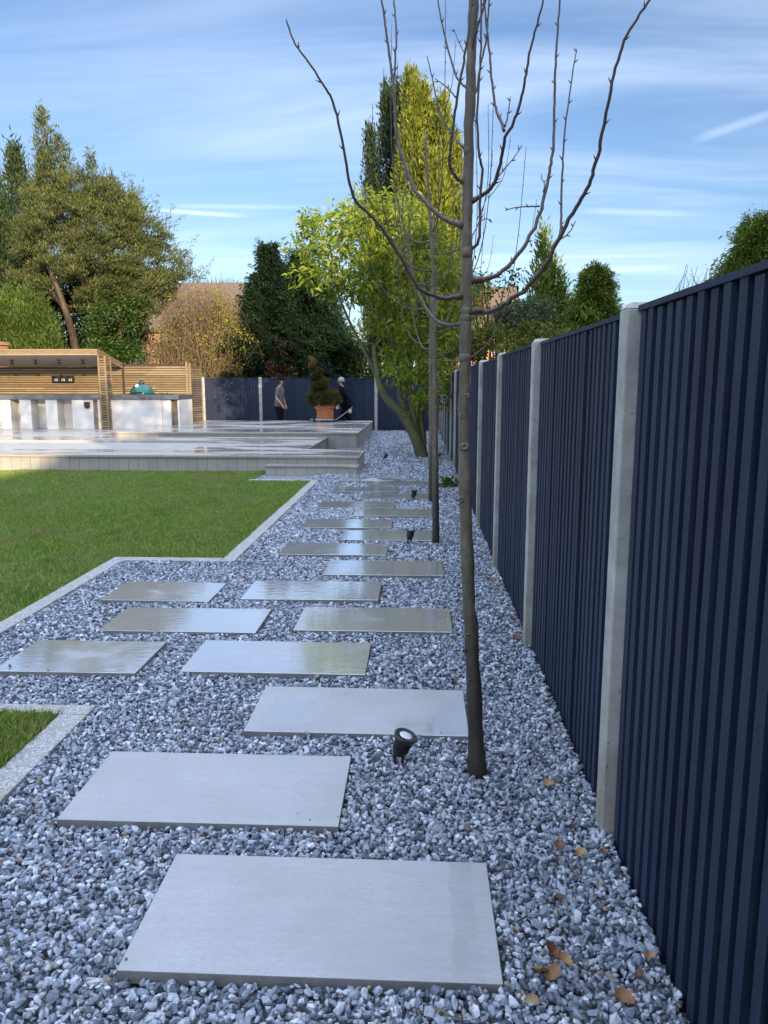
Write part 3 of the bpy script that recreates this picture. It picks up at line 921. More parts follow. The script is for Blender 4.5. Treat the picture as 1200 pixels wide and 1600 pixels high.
# ladder-like slatted post
px0 = at(157, 620, 21.15).x; px1 = at(170, 620, 21.15).x
post = MB()
post.box(px0, px0 + .045, 21.08, 21.125, T1, zf - .18).box(px1 - .05, px1 - .005, 21.08, 21.125, T1, zf - .18)
post.box(px1 - .05, px1 - .005, 21.42, 21.465, T1, zf - .24)
po = post.build('post', MT['timber'], pav)
m = MB()
z = T1 + .01
while z < zf - .23:
    m.box(px0 + .047, px1 - .052, 21.09, 21.112, z, z + .042)
    m.box(px1 - .028, px1 - .008, 21.127, 21.418, z, z + .042)
    z += .068
m.build('post_slats', MT['timber'], po)
MB().box(px0 + .046, px1 - .055, 21.13, 21.15, T1, zf - .22).build('backing_board', MT['timber_dark'], po)
for px in (18, 55, 92, 129):
    c = at(px, 562, 21.9); zz = zf - .01 - .10 - (21.9 - yf) / (yb - yf) * (zf - zb)
    l = MB().lathe([(.055, -.02), (.055, 0)], 12, loc=(c.x, 21.9, zz)).lathe([(.012, -.07), (.012, -.02)], 8, loc=(c.x, 21.9, zz))
    l.lathe([(.030, -.165), (.042, -.16), (.042, -.065), (.03, -.06)], 12, loc=(c.x, 21.9, zz))
    l.build('spotlight', MT['blackm'], pav, smooth=False)
a, b = at(82, 587, YB - .08), at(116, 597, YB - .08)
tray = empty('wall_shelf', (0, 0, 0), 'small dark wire shelf with three square frames hung on the slatted bar screen', 'shelf')
m = MB(); w = (b.x - a.x) / 3
for i in range(3):
    x0 = a.x + i * w
    for q in ((x0, x0 + w - .01, b.z, b.z + .025), (x0, x0 + w - .01, a.z - .025, a.z), (x0, x0 + .03, b.z + .026, a.z - .026), (x0 + w - .04, x0 + w - .01, b.z + .026, a.z - .026)):
        m.box(q[0], q[1], YB - .16, YB - .021, q[2], q[3])
m.build('shelf_frame', MT['blackm'], tray)
for i in range(3):
    MB().box(a.x + i * w + .05, a.x + (i + 1) * w - .06, YB - .11, YB - .05, b.z + .026, b.z + .085).build('tin', MT['chrome'], tray, bevel=.006)

def white_wall(m, x0, x1, y0, y1, z0=T1, z1=1.12):
    m.box(x0, x1, y0, y1, z0, z1)
YC = 21.32
bar = empty('bar_counter', (0, 0, 0), 'white rendered bar with dark worktop and open log bays under the timber shelter', 'bar counter')
X = lambda px, Y=YC: at(px, 645, Y).x
xe = X(157.5)
MB().box(-16, xe, YC - .06, 22.3, 1.124, 1.25).build('worktop', MT['slate'], bar, bevel=.006)
m = MB()
# piers between the bays, each splayed; bays recess 0.30
for (l, r) in ((-40, -22), (2, 17), (31.5, 49), (72, 90), (113, 146)):
    m = MB(); white_wall(m, X(l), X(r), YC, YC + .42)
    m.build('pier', MT['render'], bar, bevel=.004)
m = MB(); white_wall(m, X(153), xe, YC + .001, YC + .42)
m.build('pier', MT['render'], bar, bevel=.004)
m = MB()
white_wall(m, -16, X(146.5), YC + .425, YC + .5)
white_wall(m, X(146.6), xe, YC + .13, YC + .2)
m.build('bay_back', MT['render'], bar)
m = MB(); z = T1 + .02
while z < 1.07:
    m.box(X(147.4), X(152.4), YC + .07, YC + .09, z, z + .042); z += .066
m.build('slat_inset', MT['timber'], bar)
lb = at(137, 632, YC)
wl_ = MB().box(lb.x - .07, lb.x + .07, YC - .09, YC - .002, lb.z - .08, lb.z + .07).box(lb.x - .05, lb.x + .05, YC - .075, YC - .01, lb.z - .11, lb.z - .081)
wl_.build('wall_light', MT['blackm'], bar, bevel=.006)

bb = empty('barbecue_counter', (0, 0, 0), 'white rendered barbecue counter with dark worktop right of the slatted post', 'counter')
XR = at(296, 640, 22.3).x
x0, x1, xm = X(172), XR, X(253)
MB().box(x0 - .03, x1 + .02, YC - .06, 22.7, 1.124, 1.25).build('worktop', MT['slate'], bb, bevel=.006)
m = MB()
white_wall(m, x0, xm, YC, YC + .6)
white_wall(m, xm + .002, at(267, 640, YC + .04).x, YC + .04, YC + .6); white_wall(m, at(277.5, 640, YC + .04).x, x1, YC + .041, 22.6)
white_wall(m, at(267, 640, YC).x + .002, at(277.5, 640, YC).x - .002, YC + .25, YC + .4)
m.build('wall', MT['render'], bb, bevel=.004)
m = MB(); z = T2 + .02
while z < 1.07:
    m.box(at(267.5, 640, YC).x + .01, at(276.5, 640, YC).x + .04, YC + .10, YC + .12, z, z + .042); z += .066
m.build('slat_inset', MT['timber'], bb)

scr = empty('slatted_screen', (0, 0, 0), 'golden horizontal timber slat screen behind the barbecue counter', 'screen')
m = MB(); XE = at(296, 600, YB).x
slat_screen(m, -8.78, XE, YB - .002, 1.2, 2.12)
slat_screen(m, XE - .5, XE, YB - .002, T2, 1.19)
m.build('slats', MT['timber'], scr)
MB().box(-8.78, XE - .002, YB + .004, YB + .03, T1, 2.13).build('backing_board', MT['timber_dark'], scr)
MB().box(XE - .085, XE - .02, YB - .066, YB - .024, T2, 2.20).box(XE + .004, XE + .06, YB - .03, YB + .03, .0, 2.17).build('post', MT['timber'], scr)
m = MB(); z = T2
while z < 2.1:
    m.box(XE + .002, XE + .024, YB + .032, 24.2, z, z + .044); z += .068
m.build('return_slats', MT['timber'], scr)

kam = at(222, 616.5, 22.0)
ket = empty('kamado_barbecue', (kam.x, 22.0, 1.25), 'dark green domed ceramic barbecue set into the counter top', 'barbecue')
s = .345
MB().lathe([(s * .96, .0), (s, .03), (s * .985, .055), (s * .93, .12), (s * .80, .19), (s * .60, .25), (s * .38, .287), (s * .22, .30), (.02, .302)], 32).build('dome', MT['green_enamel'], ket, smooth=True)
MB().lathe([(s * 1.005, .0), (s * 1.012, .022), (s * 1.0, .028)], 32).build('band', MT['blackm'], ket)
MB().lathe([(.075, .296), (.085, .31), (.08, .345), (.055, .36), (.05, .385), (.03, .395)], 16).build('vent_cap', MT['blackm'], ket)
M_ = Matrix.Translation((-.06, -.20, .245)) @ Matrix.Rotation(R(52), 4, 'X')
MB().lathe([(.045, -.02), (.045, .012), (.04, .016)], 16, M_).build('gauge', MT['white_dial'], ket)
MB().tube([(-.13, -.345, .06), (-.13, -.40, .07), (.13, -.40, .07), (.13, -.345, .06)], .014, 8).build('handle', MT['blackm'], ket)
hob = empty('gas_hob', at(254, 616, 22.0), 'low black gas hob with small knobs right of the green domed barbecue', 'hob')
hob.location.z = 1.25
MB().box(-.26, .26, -.25, .25, .001, .022).build('plate', MT['blackm'], hob, bevel=.004)
for i, xx in enumerate((-.17, 0.0, .08, .2)):
    MB().lathe([(.024, .022), (.024, .05), (.018, .055)], 10, loc=(xx, -.20, 0)).build('knob', MT['blackm'], hob)

# brick chimney at the very left
ch = empty('brick_chimney', at(-6, 560, 24.2), 'orange brick chimney stack rising behind the shelter roof at the left edge', 'chimney')
ch.location.z = 0
MB().box(-.32, .28, -.28, .28, 0, 2.75).build('stack', MT['brick'], ch)
MB().box(-.36, .32, -.32, .32, 2.76, 2.86).build('cap', MT['brick'], ch)

# ================================================================== houses
def house(name, label, x0, x1, y0, y1, eaves, ridge, wins=(), axis='x', ov=.35):
    h = empty(name, ((x0 + x1) / 2, y0, 0), label, 'house')
    cx = (x0 + x1) / 2
    def P(mb, n, mat, par):
        o = mb.build(n, mat, par); o.matrix_parent_inverse = Matrix.Translation((-cx, -y0, 0)); return o
    m = MB().box(x0, x1, y0, y1, -.05, eaves)
    if axis == 'x':
        ym = (y0 + y1) / 2
        m.add([(x0, y0, eaves), (x0, y1, eaves), (x0, ym, ridge - .1), (x1, y0, eaves), (x1, y1, eaves), (x1, ym, ridge - .1)], [(0, 1, 2), (3, 5, 4)])
    else:
        m.add([(x0, y0, eaves), (x1, y0, eaves), (cx, y0, ridge - .1), (x0, y1, eaves), (x1, y1, eaves), (cx, y1, ridge - .1)], [(0, 2, 1), (3, 4, 5)])
    P(m, 'wall', MT['brick'], h)
    r = MB(); t = .14
    if axis == 'x':
        ym = (y0 + y1) / 2; k = (ridge - eaves) / (ym - y0)
        for a, s in ((y0 - ov, 1), (y1 + ov, -1)):
            z0 = eaves - ov * k + .02
            r.add([(x0 - .2, a, z0), (x1 + .2, a, z0), (x1 + .2, ym, ridge), (x0 - .2, ym, ridge), (x0 - .2, a, z0 + t), (x1 + .2, a, z0 + t), (x1 + .2, ym, ridge + t), (x0 - .2, ym, ridge + t)],
                  [(0, 1, 2, 3), (4, 5, 6, 7), (0, 1, 5, 4), (1, 2, 6, 5), (2, 3, 7, 6), (3, 0, 4, 7)])
    else:
        k = (ridge - eaves) / (cx - x0)
        for a in (x0 - ov, x1 + ov):
            z0 = eaves - ov * k + .02
            r.add([(a, y0 - .2, z0), (a, y1 + .2, z0), (cx, y1 + .2, ridge), (cx, y0 - .2, ridge), (a, y0 - .2, z0 + t), (a, y1 + .2, z0 + t), (cx, y1 + .2, ridge + t), (cx, y0 - .2, ridge + t)],
                  [(0, 1, 2, 3), (4, 5, 6, 7), (0, 1, 5, 4), (1, 2, 6, 5), (2, 3, 7, 6), (3, 0, 4, 7)])
    ro = P(r, 'roof', MT['tiles'], h)
    c = MB().box(cx + 1.0, cx + 1.8, (y0 + y1) / 2 - .4, (y0 + y1) / 2 + .4, eaves, ridge + 1.1) if name == 'brick_house' else None
    if c: 
        c.build('chimney', MT['brick'], ro)
    for (wx, wz, ww, wh) in wins:
        f = MB()
        y = y0 - .03
        f.box(wx, wx + ww, y, y + .06, wz, wz + .08).box(wx, wx + ww, y, y + .06, wz + wh - .08, wz + wh)
        for q in (0, .5, 1):
            f.box(wx + q * (ww - .08), wx + q * (ww - .08) + .08, y, y + .06, wz + .081, wz + wh - .081)
        fo = P(f, 'window', MT['white_paint'], h)
        MB().box(wx + .081, wx + ww - .081, y0 - .012, y0 - .004, wz + .081, wz + wh - .081).build('pane', MT['glass'], fo)
    return h
a, b = at(205, 447, 44), at(408, 447, 44)
house('garden_house', 'house with a brown tiled roof behind the leafy thicket left of the dark conifers', a.x, b.x, 40, 48, 4.4, 7.0,
      [(a.x + .7, 2.6, 1.2, 1.3), (a.x + 3.2, 2.6, 1.2, 1.3), (a.x + 5.4, 2.6, 1.2, 1.3)])
a, b = at(742, 453, 46), at(806, 455, 46)
house('bungalow', 'house with a tan roof just showing over the hedge beyond the right fence', a.x - 2, b.x, 44, 50, 4.6, 7.05, [(a.x + 1.0, 2.6, 1.1, 1.2)])
# the neighbours' two-storey house outside the frame; it keeps the near garden in shade
house('brick_house', 'two-storey brick house beyond the right fence, shading the path and lawn', 6.2, 15.0, -46, 2.0, 6.5, 11.5, axis='y')
# ================================================================== the bare saplings
def budded(m, pts, r0, r1, n=7, buds=True, every=.11):
    P = smooth_path(pts, 5)
    k = len(P)
    # slight natural wobble and swollen nodes
    rad = []
    for i in range(k):
        t = i / (k - 1)
        rad.append(r0 + (r1 - r0) * t ** .8)
    Q = [p + Vector(rng.normal(size=3)) * min(.25 * rad[i], .0035) for i, p in enumerate(P)]
    Q[0] = P[0]
    m.tube(Q, rad, n)
    if buds:
        acc = 0.0; side = 1
        for i in range(1, k):
            acc += (P[i] - P[i - 1]).length
            if acc > every * (.8 + .5 * rng.random()) and i > 2:
                acc = 0; side = -side
                t = (P[i] - P[i - 1]).normalized()
                s = t.cross(Vector((rng.normal() * .3, 1, 0))).normalized() * side
                d = (t * .8 + s * .6).normalized()
                b = Q[i] + s * rad[i] * .6
                r = max(.0022, rad[i] * .38)
                m.tube([b, b + d * r * 2.2, b + d * (r * 2.2 + .006), b + d * (r * 3 + .012)], [r, r * 1.15, r * .8, .0006], 5)
sap = empty('bare_sapling', (.243, 2.889, 0), 'tall leafless sapling with thick mottled trunk, nearest the viewer, beside the first spotlight', 'tree', 'bare saplings in the gravel')
inv = Matrix.Translation((-.243, -2.889, 0))
Y1 = 2.889
def trunk_pts(px, Y=Y1): return [at(x, y, Y) for x, y in px]
T_PX = [(745, 1212), (743, 1150), (739, 1050), (733, 930), (728, 800), (725, 690), (726, 590), (729, 470), (730, 350), (732, 240), (735, 150), (738, 60), (741, -40), (745, -160), (748, -300)]
P = smooth_path([Vector((.243, Y1, -.06))] + trunk_pts(T_PX)[0:], 6)
Zs = np.array([p.z for p in P])
rad = np.interp(Zs, [-.06, 0, .12, .6, 1.2, 1.7, 2.4, 3.0, 3.5, P[-1].z], [.043, .039, .0325, .0262, .0222, .0208, .0178, .0165, .010, .0015])
kinks = np.zeros(len(P))
m = MB()
Q = []
for i, p in enumerate(P):
    rad[i] *= 1 + .05 * math.sin(p.z * 23) + rng.normal() * .015
    Q.append(p + Vector((rng.normal() * .0016, rng.normal() * .0016, 0)))
m.tube(Q, rad, 20)
# pruning scars: raised rings with a dark hollow
for (sx, sy, sr) in ((725, 698, .016), (724, 650, .012), (726, 580, .011), (722, 780, .012), (729, 905, .011), (733, 992, .012), (737, 1062, .010), (729, 620, .012), (728, 1015, .009)):
    c = at(sx, sy, Y1)
    rr = float(np.interp(c.z, Zs, rad))
    q = Vector((rng.uniform(-.4, .4), -1, .1)).normalized()
    Mx = Matrix.Translation(c + q * (rr * .72)) @ q.to_track_quat('Z', 'Y').to_matrix().to_4x4()
    m.lathe([(sr * 1.15, 0), (sr * 1.0, .004), (sr * .8, .0075), (sr * .55, .008), (sr * .38, .004), (sr * .1, .003)], 12, Mx)
# ring nodes
TS = np.array(sorted(T_PX, key=lambda q: q[1]), float)
for sy in (497, 487, 395, 330, 236, 560, 760, 850):
    c = at(float(np.interp(sy, TS[:, 1], TS[:, 0])), sy, Y1)
    rr = float(np.interp(c.z, Zs, rad))
    m.lathe([(rr * .9, -.02), (rr * 1.03, -.006), (rr * 1.06, 0), (rr * 1.03, .006), (rr * .9, .018)], 16, loc=tuple(c))
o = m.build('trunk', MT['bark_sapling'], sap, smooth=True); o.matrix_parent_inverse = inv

LIMBS = [  # px polyline, drift in depth, r0, r1, twigs
    ([(725, 463), (690, 466), (655, 450), (627, 405), (605, 370), (587, 345), (557, 315), (545, 280), (535, 220), (520, 160), (507, 135), (482, 97), (462, 70), (447, 31)], -.35, .0105, .0028, []),
    ([(725, 354), (695, 342), (670, 322), (650, 300), (637, 272), (625, 235), (618, 200), (616, 150), (613, 120), (607, 75), (601, 30), (596, -5), (592, -60)], .30, .0115, .0040, [([(615, 130), (618, 90), (619, 45), (615, -5), (613, -70)], .0050, .003)]),
    ([(725, 507), (700, 508), (680, 500), (663, 478), (650, 449), (640, 411), (636, 385), (633, 372)], .25, .0085, .0050, [([(634, 376), (629, 340), (630, 312), (636, 285), (632, 250)], .004, .002)]),
    ([(733, 439), (765, 435), (790, 420), (815, 390), (835, 355), (848, 318), (859, 270), (864, 235), (866, 200), (867, 150), (868, 100), (871, 50), (875, 0), (878, -60)], .25, .0115, .0035,
     [([(843, 322), (828, 323), (815, 323), (802, 325), (789, 329)], .0035, .0018), ([(849, 300), (851, 288), (847, 280), (846, 272)], .003, .0016)]),
    ([(733, 486), (770, 485), (800, 467), (825, 447), (850, 417), (875, 370), (900, 325), (920, 290), (932, 250), (940, 210), (950, 165), (962, 105), (980, 55), (1000, 22), (1017, -4), (1035, -40)], -.40, .0120, .0038,
     [([(874, 370), (876, 355), (877, 320), (879, 260), (882, 210), (890, 150), (896, 105), (901, 77)], .0048, .0018), ([(872, 376), (883, 369), (892, 360), (899, 345)], .0032, .0016)]),
    ([(733, 317), (760, 301), (775, 280), (785, 240), (790, 215), (805, 185), (815, 150), (822, 115), (829, 75), (840, 35), (848, 0), (855, -50)], -.25, .0095, .0030,
     [([(788, 205), (782, 187), (775, 170), (769, 130), (765, 85), (760, 40), (757, 0), (755, -60)], .0055, .0028), ([(789, 198), (795, 172), (797, 151)], .0035, .0016), ([(762, 297), (775, 280), (788, 264), (803, 247), (815, 228)], .0032, .0016)]),
    ([(733, 388), (742, 385), (749, 370), (750, 320), (754, 265), (749, 245), (746, 200), (747, 150), (751, 90), (752, 30), (752, -20), (752, -80)], -.10, .0080, .0030, [([(751, 345), (758, 342), (765, 343), (769, 347)], .0022, .0013)]),
    ([(727, 287), (712, 277), (703, 258), (703, 235), (710, 185), (717, 135), (725, 95), (730, 65), (735, 30), (738, -20)], -.12, .0085, .0035, [([(712, 152), (702, 140), (690, 130), (680, 123)], .0030, .0016)]),
    ([(728, 232), (716, 222), (705, 207), (687, 175), (677, 130), (667, 87)], .14, .0065, .0020, []),
    ([(731, 137), (722, 132), (712, 117), (699, 75), (690, 35), (684, 0), (680, -50)], .12, .0060, .0025, [([(727, 84), (720, 72), (714, 58), (709, 44)], .0026, .0014)]),
    ([(734, 155), (745, 140), (751, 100), (760, 60), (764, 10), (768, -60)], .08, .0065, .0028, []),
    ([(735, 100), (740, 60), (752, 25), (762, -10), (775, -70)], -.06, .0070, .0030, []),
]
for pts, drift, r0, r1, twigs in LIMBS:
    n = len(pts)
    def dep(i, n=n, d=drift): return Y1 + d * math.sin(min(1.0, i / (n - 1)) * 1.5)
    W = [at(x, y, dep(i)) for i, (x, y) in enumerate(pts)]
    m = MB()
    r0, r1 = r0 * .78, r1 * .85
    budded(m, W, r0, r1, 9, every=.10)
    # branch collar
    m.tube([W[0], W[0].lerp(W[1], .3), W[0].lerp(W[1], .6)], [r0 * 1.7, r0 * 1.35, r0], 10)
    for tp, a, b in twigs:
        # start depth: nearest limb point
        j = min(range(n), key=lambda i: (pts[i][0] - tp[0][0]) ** 2 + (pts[i][1] - tp[0][1]) ** 2)
        budded(m, [at(x, y, dep(j) + .03 * k) for k, (x, y) in enumerate(tp)], a, b, 6, every=.055)
    o = m.build('branch', MT['bark_twig'], sap, smooth=True); o.matrix_parent_inverse = inv

def sapling(base, pts, r0, label, seed, nb, zlo=1.5):
    """a slimmer sapling further off: curved upright limbs in whorls"""
    e = empty('bare_sapling', base, label, 'tree', 'bare saplings in the gravel')
    r = np.random.default_rng(seed)
    P = smooth_path([Vector(p) - Vector(base) for p in pts], 6)
    P[0] = P[0] - Vector((0, 0, .06))
    z = np.array([p.z for p in P]); top = z[-1]
    rad = r0 * (1 - .75 * np.clip(z / top, 0, 1) ** .9) * (1 + r.normal(size=len(z)) * .03)
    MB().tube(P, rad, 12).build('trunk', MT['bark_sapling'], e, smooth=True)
    for i in range(nb):
        zz = zlo + (top - zlo - .7) * (i + .4 * r.random()) / nb
        p = Vector([float(np.interp(zz, z, [q[k] for q in P])) for k in range(3)])
        a = i * 2.4 + r.normal() * .4
        d = Vector((math.cos(a), math.sin(a), 0))
        out = (.55 + .3 * r.random()) * (1 - .5 * (zz - zlo) / (top - zlo))
        hgt = (1.5 + .9 * r.random()) * (1 - .35 * (zz - zlo) / (top - zlo))
        W = [p, p + d * out * .45 + Vector((0, 0, .03)), p + d * out * .8 + Vector((0, 0, hgt * .18)), p + d * out * .98 + Vector((0, 0, hgt * .5)), p + d * out * (1.0 + .1 * r.normal()) + Vector((0, 0, hgt))]
        m = MB(); budded(m, W, .0085, .0026, 6, every=.13)
        if r.random() < .6:
            q = W[3]; budded(m, [q, q + d * .10 + Vector((.03, 0, .18)), q + d * .13 + Vector((.05, 0, .5))], .004, .002, 5, every=.12)
        m.build('branch', MT['bark_twig'], e, smooth=True)
b2, b3 = Vector((.174, 7.373, 0)), Vector((.173, 10.093, 0))
sapling(b2, [b2] + [at(x, y, 7.373) for x, y in ((680, 700), (679, 560), (677, 450), (673, 350), (667, 260), (664, 215))], .036, 'slim leafless sapling second from the viewer, behind the second garden spotlight', 5, 11, 1.75)
sapling(b3, [b3] + [at(x, y, 10.093) for x, y in ((674, 690), (673, 560), (674, 470), (677, 390), (679, 330))], .040, 'slim leafless sapling third from the viewer, almost hidden behind the second one', 9, 9, 1.9)

# ================================================================== leafy trees
def limb(m, a, b, r0, r1, sag=.0, n=7, k=7, wob=.05):
    a, b = Vector(a), Vector(b)
    L = (b - a).length
    pts = [a]
    for i in range(1, k):
        t = i / k
        pts.append(a.lerp(b, t) + Vector((rng.normal() * wob * L * .5, rng.normal() * wob * L * .5, sag * L * math.sin(t * math.pi))))
    pts.append(b)
    P = smooth_path(pts, 3)
    m.tube(P, np.linspace(r0, r1, len(P)), n)
    return P

def sprays(m, C, Rr, K, L, W, up=.0, out=1.0, center=None, fold=.2, droop=0.0, squash=.8, jit=.6):
    """leaf sprays in clumps: C centres (n,3), Rr radii"""
    C = np.asarray(C, float); n = len(C)
    Rr = np.broadcast_to(np.asarray(Rr, float), (n,))
    off = in_sphere(n * K).reshape(n, K, 3); off[:, :, 2] *= squash
    P = C[:, None, :] + off * Rr[:, None, None]
    D = off * out + rng.normal(size=off.shape) * jit
    if center is not None:
        D += unit(C - np.asarray(center))[:, None, :] * out
    D[:, :, 2] += up
    ll = L * (.55 + .8 * rng.random(n * K))
    add_leaves(m, P.reshape(-1, 3), D.reshape(-1, 3), ll, ll * W / L, fold, droop)

def plumes(m, C, D, L, K, leaf, width, sag=0.0):
    """feathery branch tips: K leaves along each line from C towards D"""
    C, D = np.asarray(C, float), unit(np.asarray(D, float))
    n = len(C)
    L = np.broadcast_to(np.asarray(L, float), (n,))
    t = rng.random((n, K)) ** .8
    P = C[:, None, :] + D[:, None, :] * (t * L[:, None])[:, :, None]
    P[:, :, 2] -= sag * (t ** 2) * L[:, None]
    P += rng.normal(size=P.shape) * (.045 + .10 * (1 - t) * L[:, None] / .6)[:, :, None] * .55
    d = D[:, None, :] + rng.normal(size=P.shape) * .42
    d[:, :, 2] -= sag * t
    ll = leaf * (.55 + .8 * rng.random(n * K)) * (1.05 - .35 * t.ravel())
    add_leaves(m, P.reshape(-1, 3), d.reshape(-1, 3), ll, ll * width / leaf, .15)

def spire_points(n, h, r, seed, lumps=9):
    """points on an uneven flame shape"""
    q = np.random.default_rng(seed)
    t = q.random(n) ** .9
    a = q.random(n) * 2 * math.pi
    prof = np.minimum(1, (1 - t) * 3.2) ** .75 * (.80 + .2 * np.minimum(1, t * 6))
    lump = .80 + .35 * np.sin(a * 3 + t * lumps * 2 + seed) * np.sin(t * lumps * 3.1 + a + seed * 2)
    rad = r * prof * lump * (.55 + .5 * q.random(n) ** .5)
    return np.stack([np.cos(a) * rad, np.sin(a) * rad, t * h], 1), a, t

def spire_tree(name, label, Y, spires, mats, K, L, W, base_z=0.0, group=None, trunk_r=.16, n_per=1.0, cat='conifer'):
    bx = np.mean([at(s[0], 500, Y).x for s in spires])
    e = empty(name, (bx, Y, 0), label, cat, group)
    tm = MB()
    cm = {}
    for i, (px, ytop, hw, yo, mi, ybase) in enumerate(spires):
        top = at(px, ytop, Y + yo); b = at(px, ybase, Y + yo)
        h = top.z - max(b.z, base_z); r = hw / 1200 * Y
        n = int(n_per * h * r * 60)
        P, a, t = spire_points(n, h, r, i * 3 + 1)
        P += np.array([top.x - bx, yo, max(b.z, base_z)])
        m = cm.setdefault(mi, MB())
        D = np.stack([np.cos(a) * .55, np.sin(a) * .55, np.full(n, 1.1)], 1)
        C = P[:, None, :] + rng.normal(size=(n, K, 3)) * np.array([.11, .11, .20]) * (r / .5) ** .3
        DD = D[:, None, :] + rng.normal(size=(n, K, 3)) * .38
        ll = L * (.5 + .9 * rng.random(n * K)) * np.repeat(np.where(t > .9, 1.2, 1.0), K)
        add_leaves(m, C.reshape(-1, 3), DD.reshape(-1, 3), ll, ll * W / L, .15)
        tm.tube([(top.x - bx, yo, -.1), (top.x - bx, yo, h * .5), (top.x - bx, yo, top.z - .3)], [trunk_r, trunk_r * .6, .02], 7)
    tm.build('trunk', MT['bark_brown'], e, smooth=True)
    for mi, m in cm.items():
        m.build('crown', MT[mats[mi]], e)
    return e

spire_tree('golden_cypress', 'tall golden cypress with feathery pointed tops above the leafy tree', 31,
           [(643, 118, 22, 0, 0, 560), (660, 140, 24, .4, 0, 560), (690, 158, 24, .3, 0, 560), (708, 215, 22, .6, 0, 560), (629, 330, 16, -.3, 0, 560), (676, 250, 32, -.5, 0, 560), (716, 330, 16, -.2, 0, 560)],
           ['f_gold'], 13, .20, .050, n_per=2.4)
spire_tree('dark_cypress', 'dark narrow cypress spires left of the golden cypress', 33,
           [(604, 142, 17, 0, 0, 560), (620, 138, 14, .3, 0, 560), (579, 203, 13, -.2, 0, 560), (592, 290, 18, -.5, 0, 560), (612, 300, 20, -.6, 0, 560)],
           ['f_dark'], 13, .19, .048, n_per=2.3)
spire_tree('dark_cypress', 'dark pointed cypress behind the big shaggy juniper at the left edge', 28.6,
           [(22, 236, 26, 0, 0, 560), (45, 300, 18, .3, 0, 560), (-14, 266, 26, .4, 0, 560), (2, 330, 24, -.3, 0, 560), (60, 400, 24, .5, 0, 560)], ['f_dark'], 13, .18, .046, n_per=2.3)
spire_tree('bushy_conifer', 'green bushy conifer behind the shelter roof at the left edge, below the junipers', 24.8,
           [(38, 462, 26, 0, 0, 590), (60, 476, 24, .3, 0, 590), (12, 466, 28, .2, 0, 590), (-20, 470, 30, .1, 0, 590), (78, 500, 14, -.1, 0, 590)], ['f_bush'], 14, .13, .026, n_per=5, trunk_r=.05)

def drooping_conifer(name, label, Y, apex, ybase, hw, mats, n, group=None, dead=None, seed=3, KK=115, SL=.15, PR=1.35):
    """broad dark conifer with layered drooping sprays"""
    q = np.random.default_rng(seed)
    top = at(*apex, Y); zb = max(0.2, at(apex[0], ybase, Y).z)
    e = empty(name, (top.x, Y, 0), label, 'conifer', group)
    h = top.z; r = hw / 1200 * Y
    MB().tube([(0, 0, -.1), (0, 0, h * .5), (0, 0, h - .1)], [.16, .10, .015], 8).build('trunk', MT['bark_brown'], e, smooth=True)
    m, md, bm = MB(), MB(), MB()
    for i in range(n):
        t = q.random() ** 1.25
        z = zb + (h - zb) * t
        a = q.random() * 2 * math.pi
        lead = .80 + .30 * math.sin(a * 3 + seed) + .20 * math.sin(a * 5 + t * 11)
        rr = r * min(1, ((1 - t) * PR)) * lead * (.80 + .26 * math.sin(a * 4 + t * 17) + .22 * abs(q.normal())) + .05
        d = np.array([math.cos(a), math.sin(a), 0])
        K = KK
        s = q.random(K) ** .6
        P = d[None] * (rr * s)[:, None] + np.array([0, 0, z])[None]
        P[:, 2] += -.42 * (s ** 2) * rr + .40 * rr * s
        P += q.normal(size=(K, 3)) * np.array([.10, .10, .07])
        D = d[None] * .9 + q.normal(size=(K, 3)) * .55; D[:, 2] -= .35
        ll = SL * (.5 + .8 * q.random(K))
        deadish = dead and (dead[0] < top.x + d[0] * rr < dead[1]) and z < dead[2] and d[1] < .2
        add_leaves(md if deadish else m, P, D, ll, ll * .30, .15, .15)
    npl = n // 2
    tt = q.random(npl) ** 1.1; aa = q.random(npl) * 6.283
    rr_ = r * np.minimum(1, (1 - tt) * PR) * .85 + .03
    C_ = np.stack([np.cos(aa) * rr_ * .8, np.sin(aa) * rr_ * .8, zb + (h - zb) * tt], 1)
    D_ = np.stack([np.cos(aa), np.sin(aa), .25 + 1.0 * tt], 1)
    plumes(m, C_, D_, (.28 + .4 * q.random(npl)) * (r / 1.2) ** .5, int(KK * .45), SL * .8, SL * .22, .35)
    o = m.build('crown', MT[mats[0]], e)
    if md.n: md.build('dead_sprays', MT['f_thuja_dead'], e)
    return e
ax = at(440, 540, 27.2).x
drooping_conifer('dark_conifer', 'dark green drooping conifer with brown dead inside, left of the two', 27.2, (419, 388), 596, 62, ['f_thuja'], 520, 'dark conifers behind the far fence', (ax - .35, ax + .75, 2.9), 3)
drooping_conifer('dark_conifer', 'dark green broad conifer directly behind the potted topiary', 28.0, (470, 402), 596, 92, ['f_thuja'], 760, 'dark conifers behind the far fence', None, 4)
drooping_conifer('dark_conifer', 'low dark conifer right of the topiary, partly behind the leafy tree', 28.6, (508, 452), 596, 40, ['f_thuja'], 330, 'dark conifers behind the far fence', None, 8)

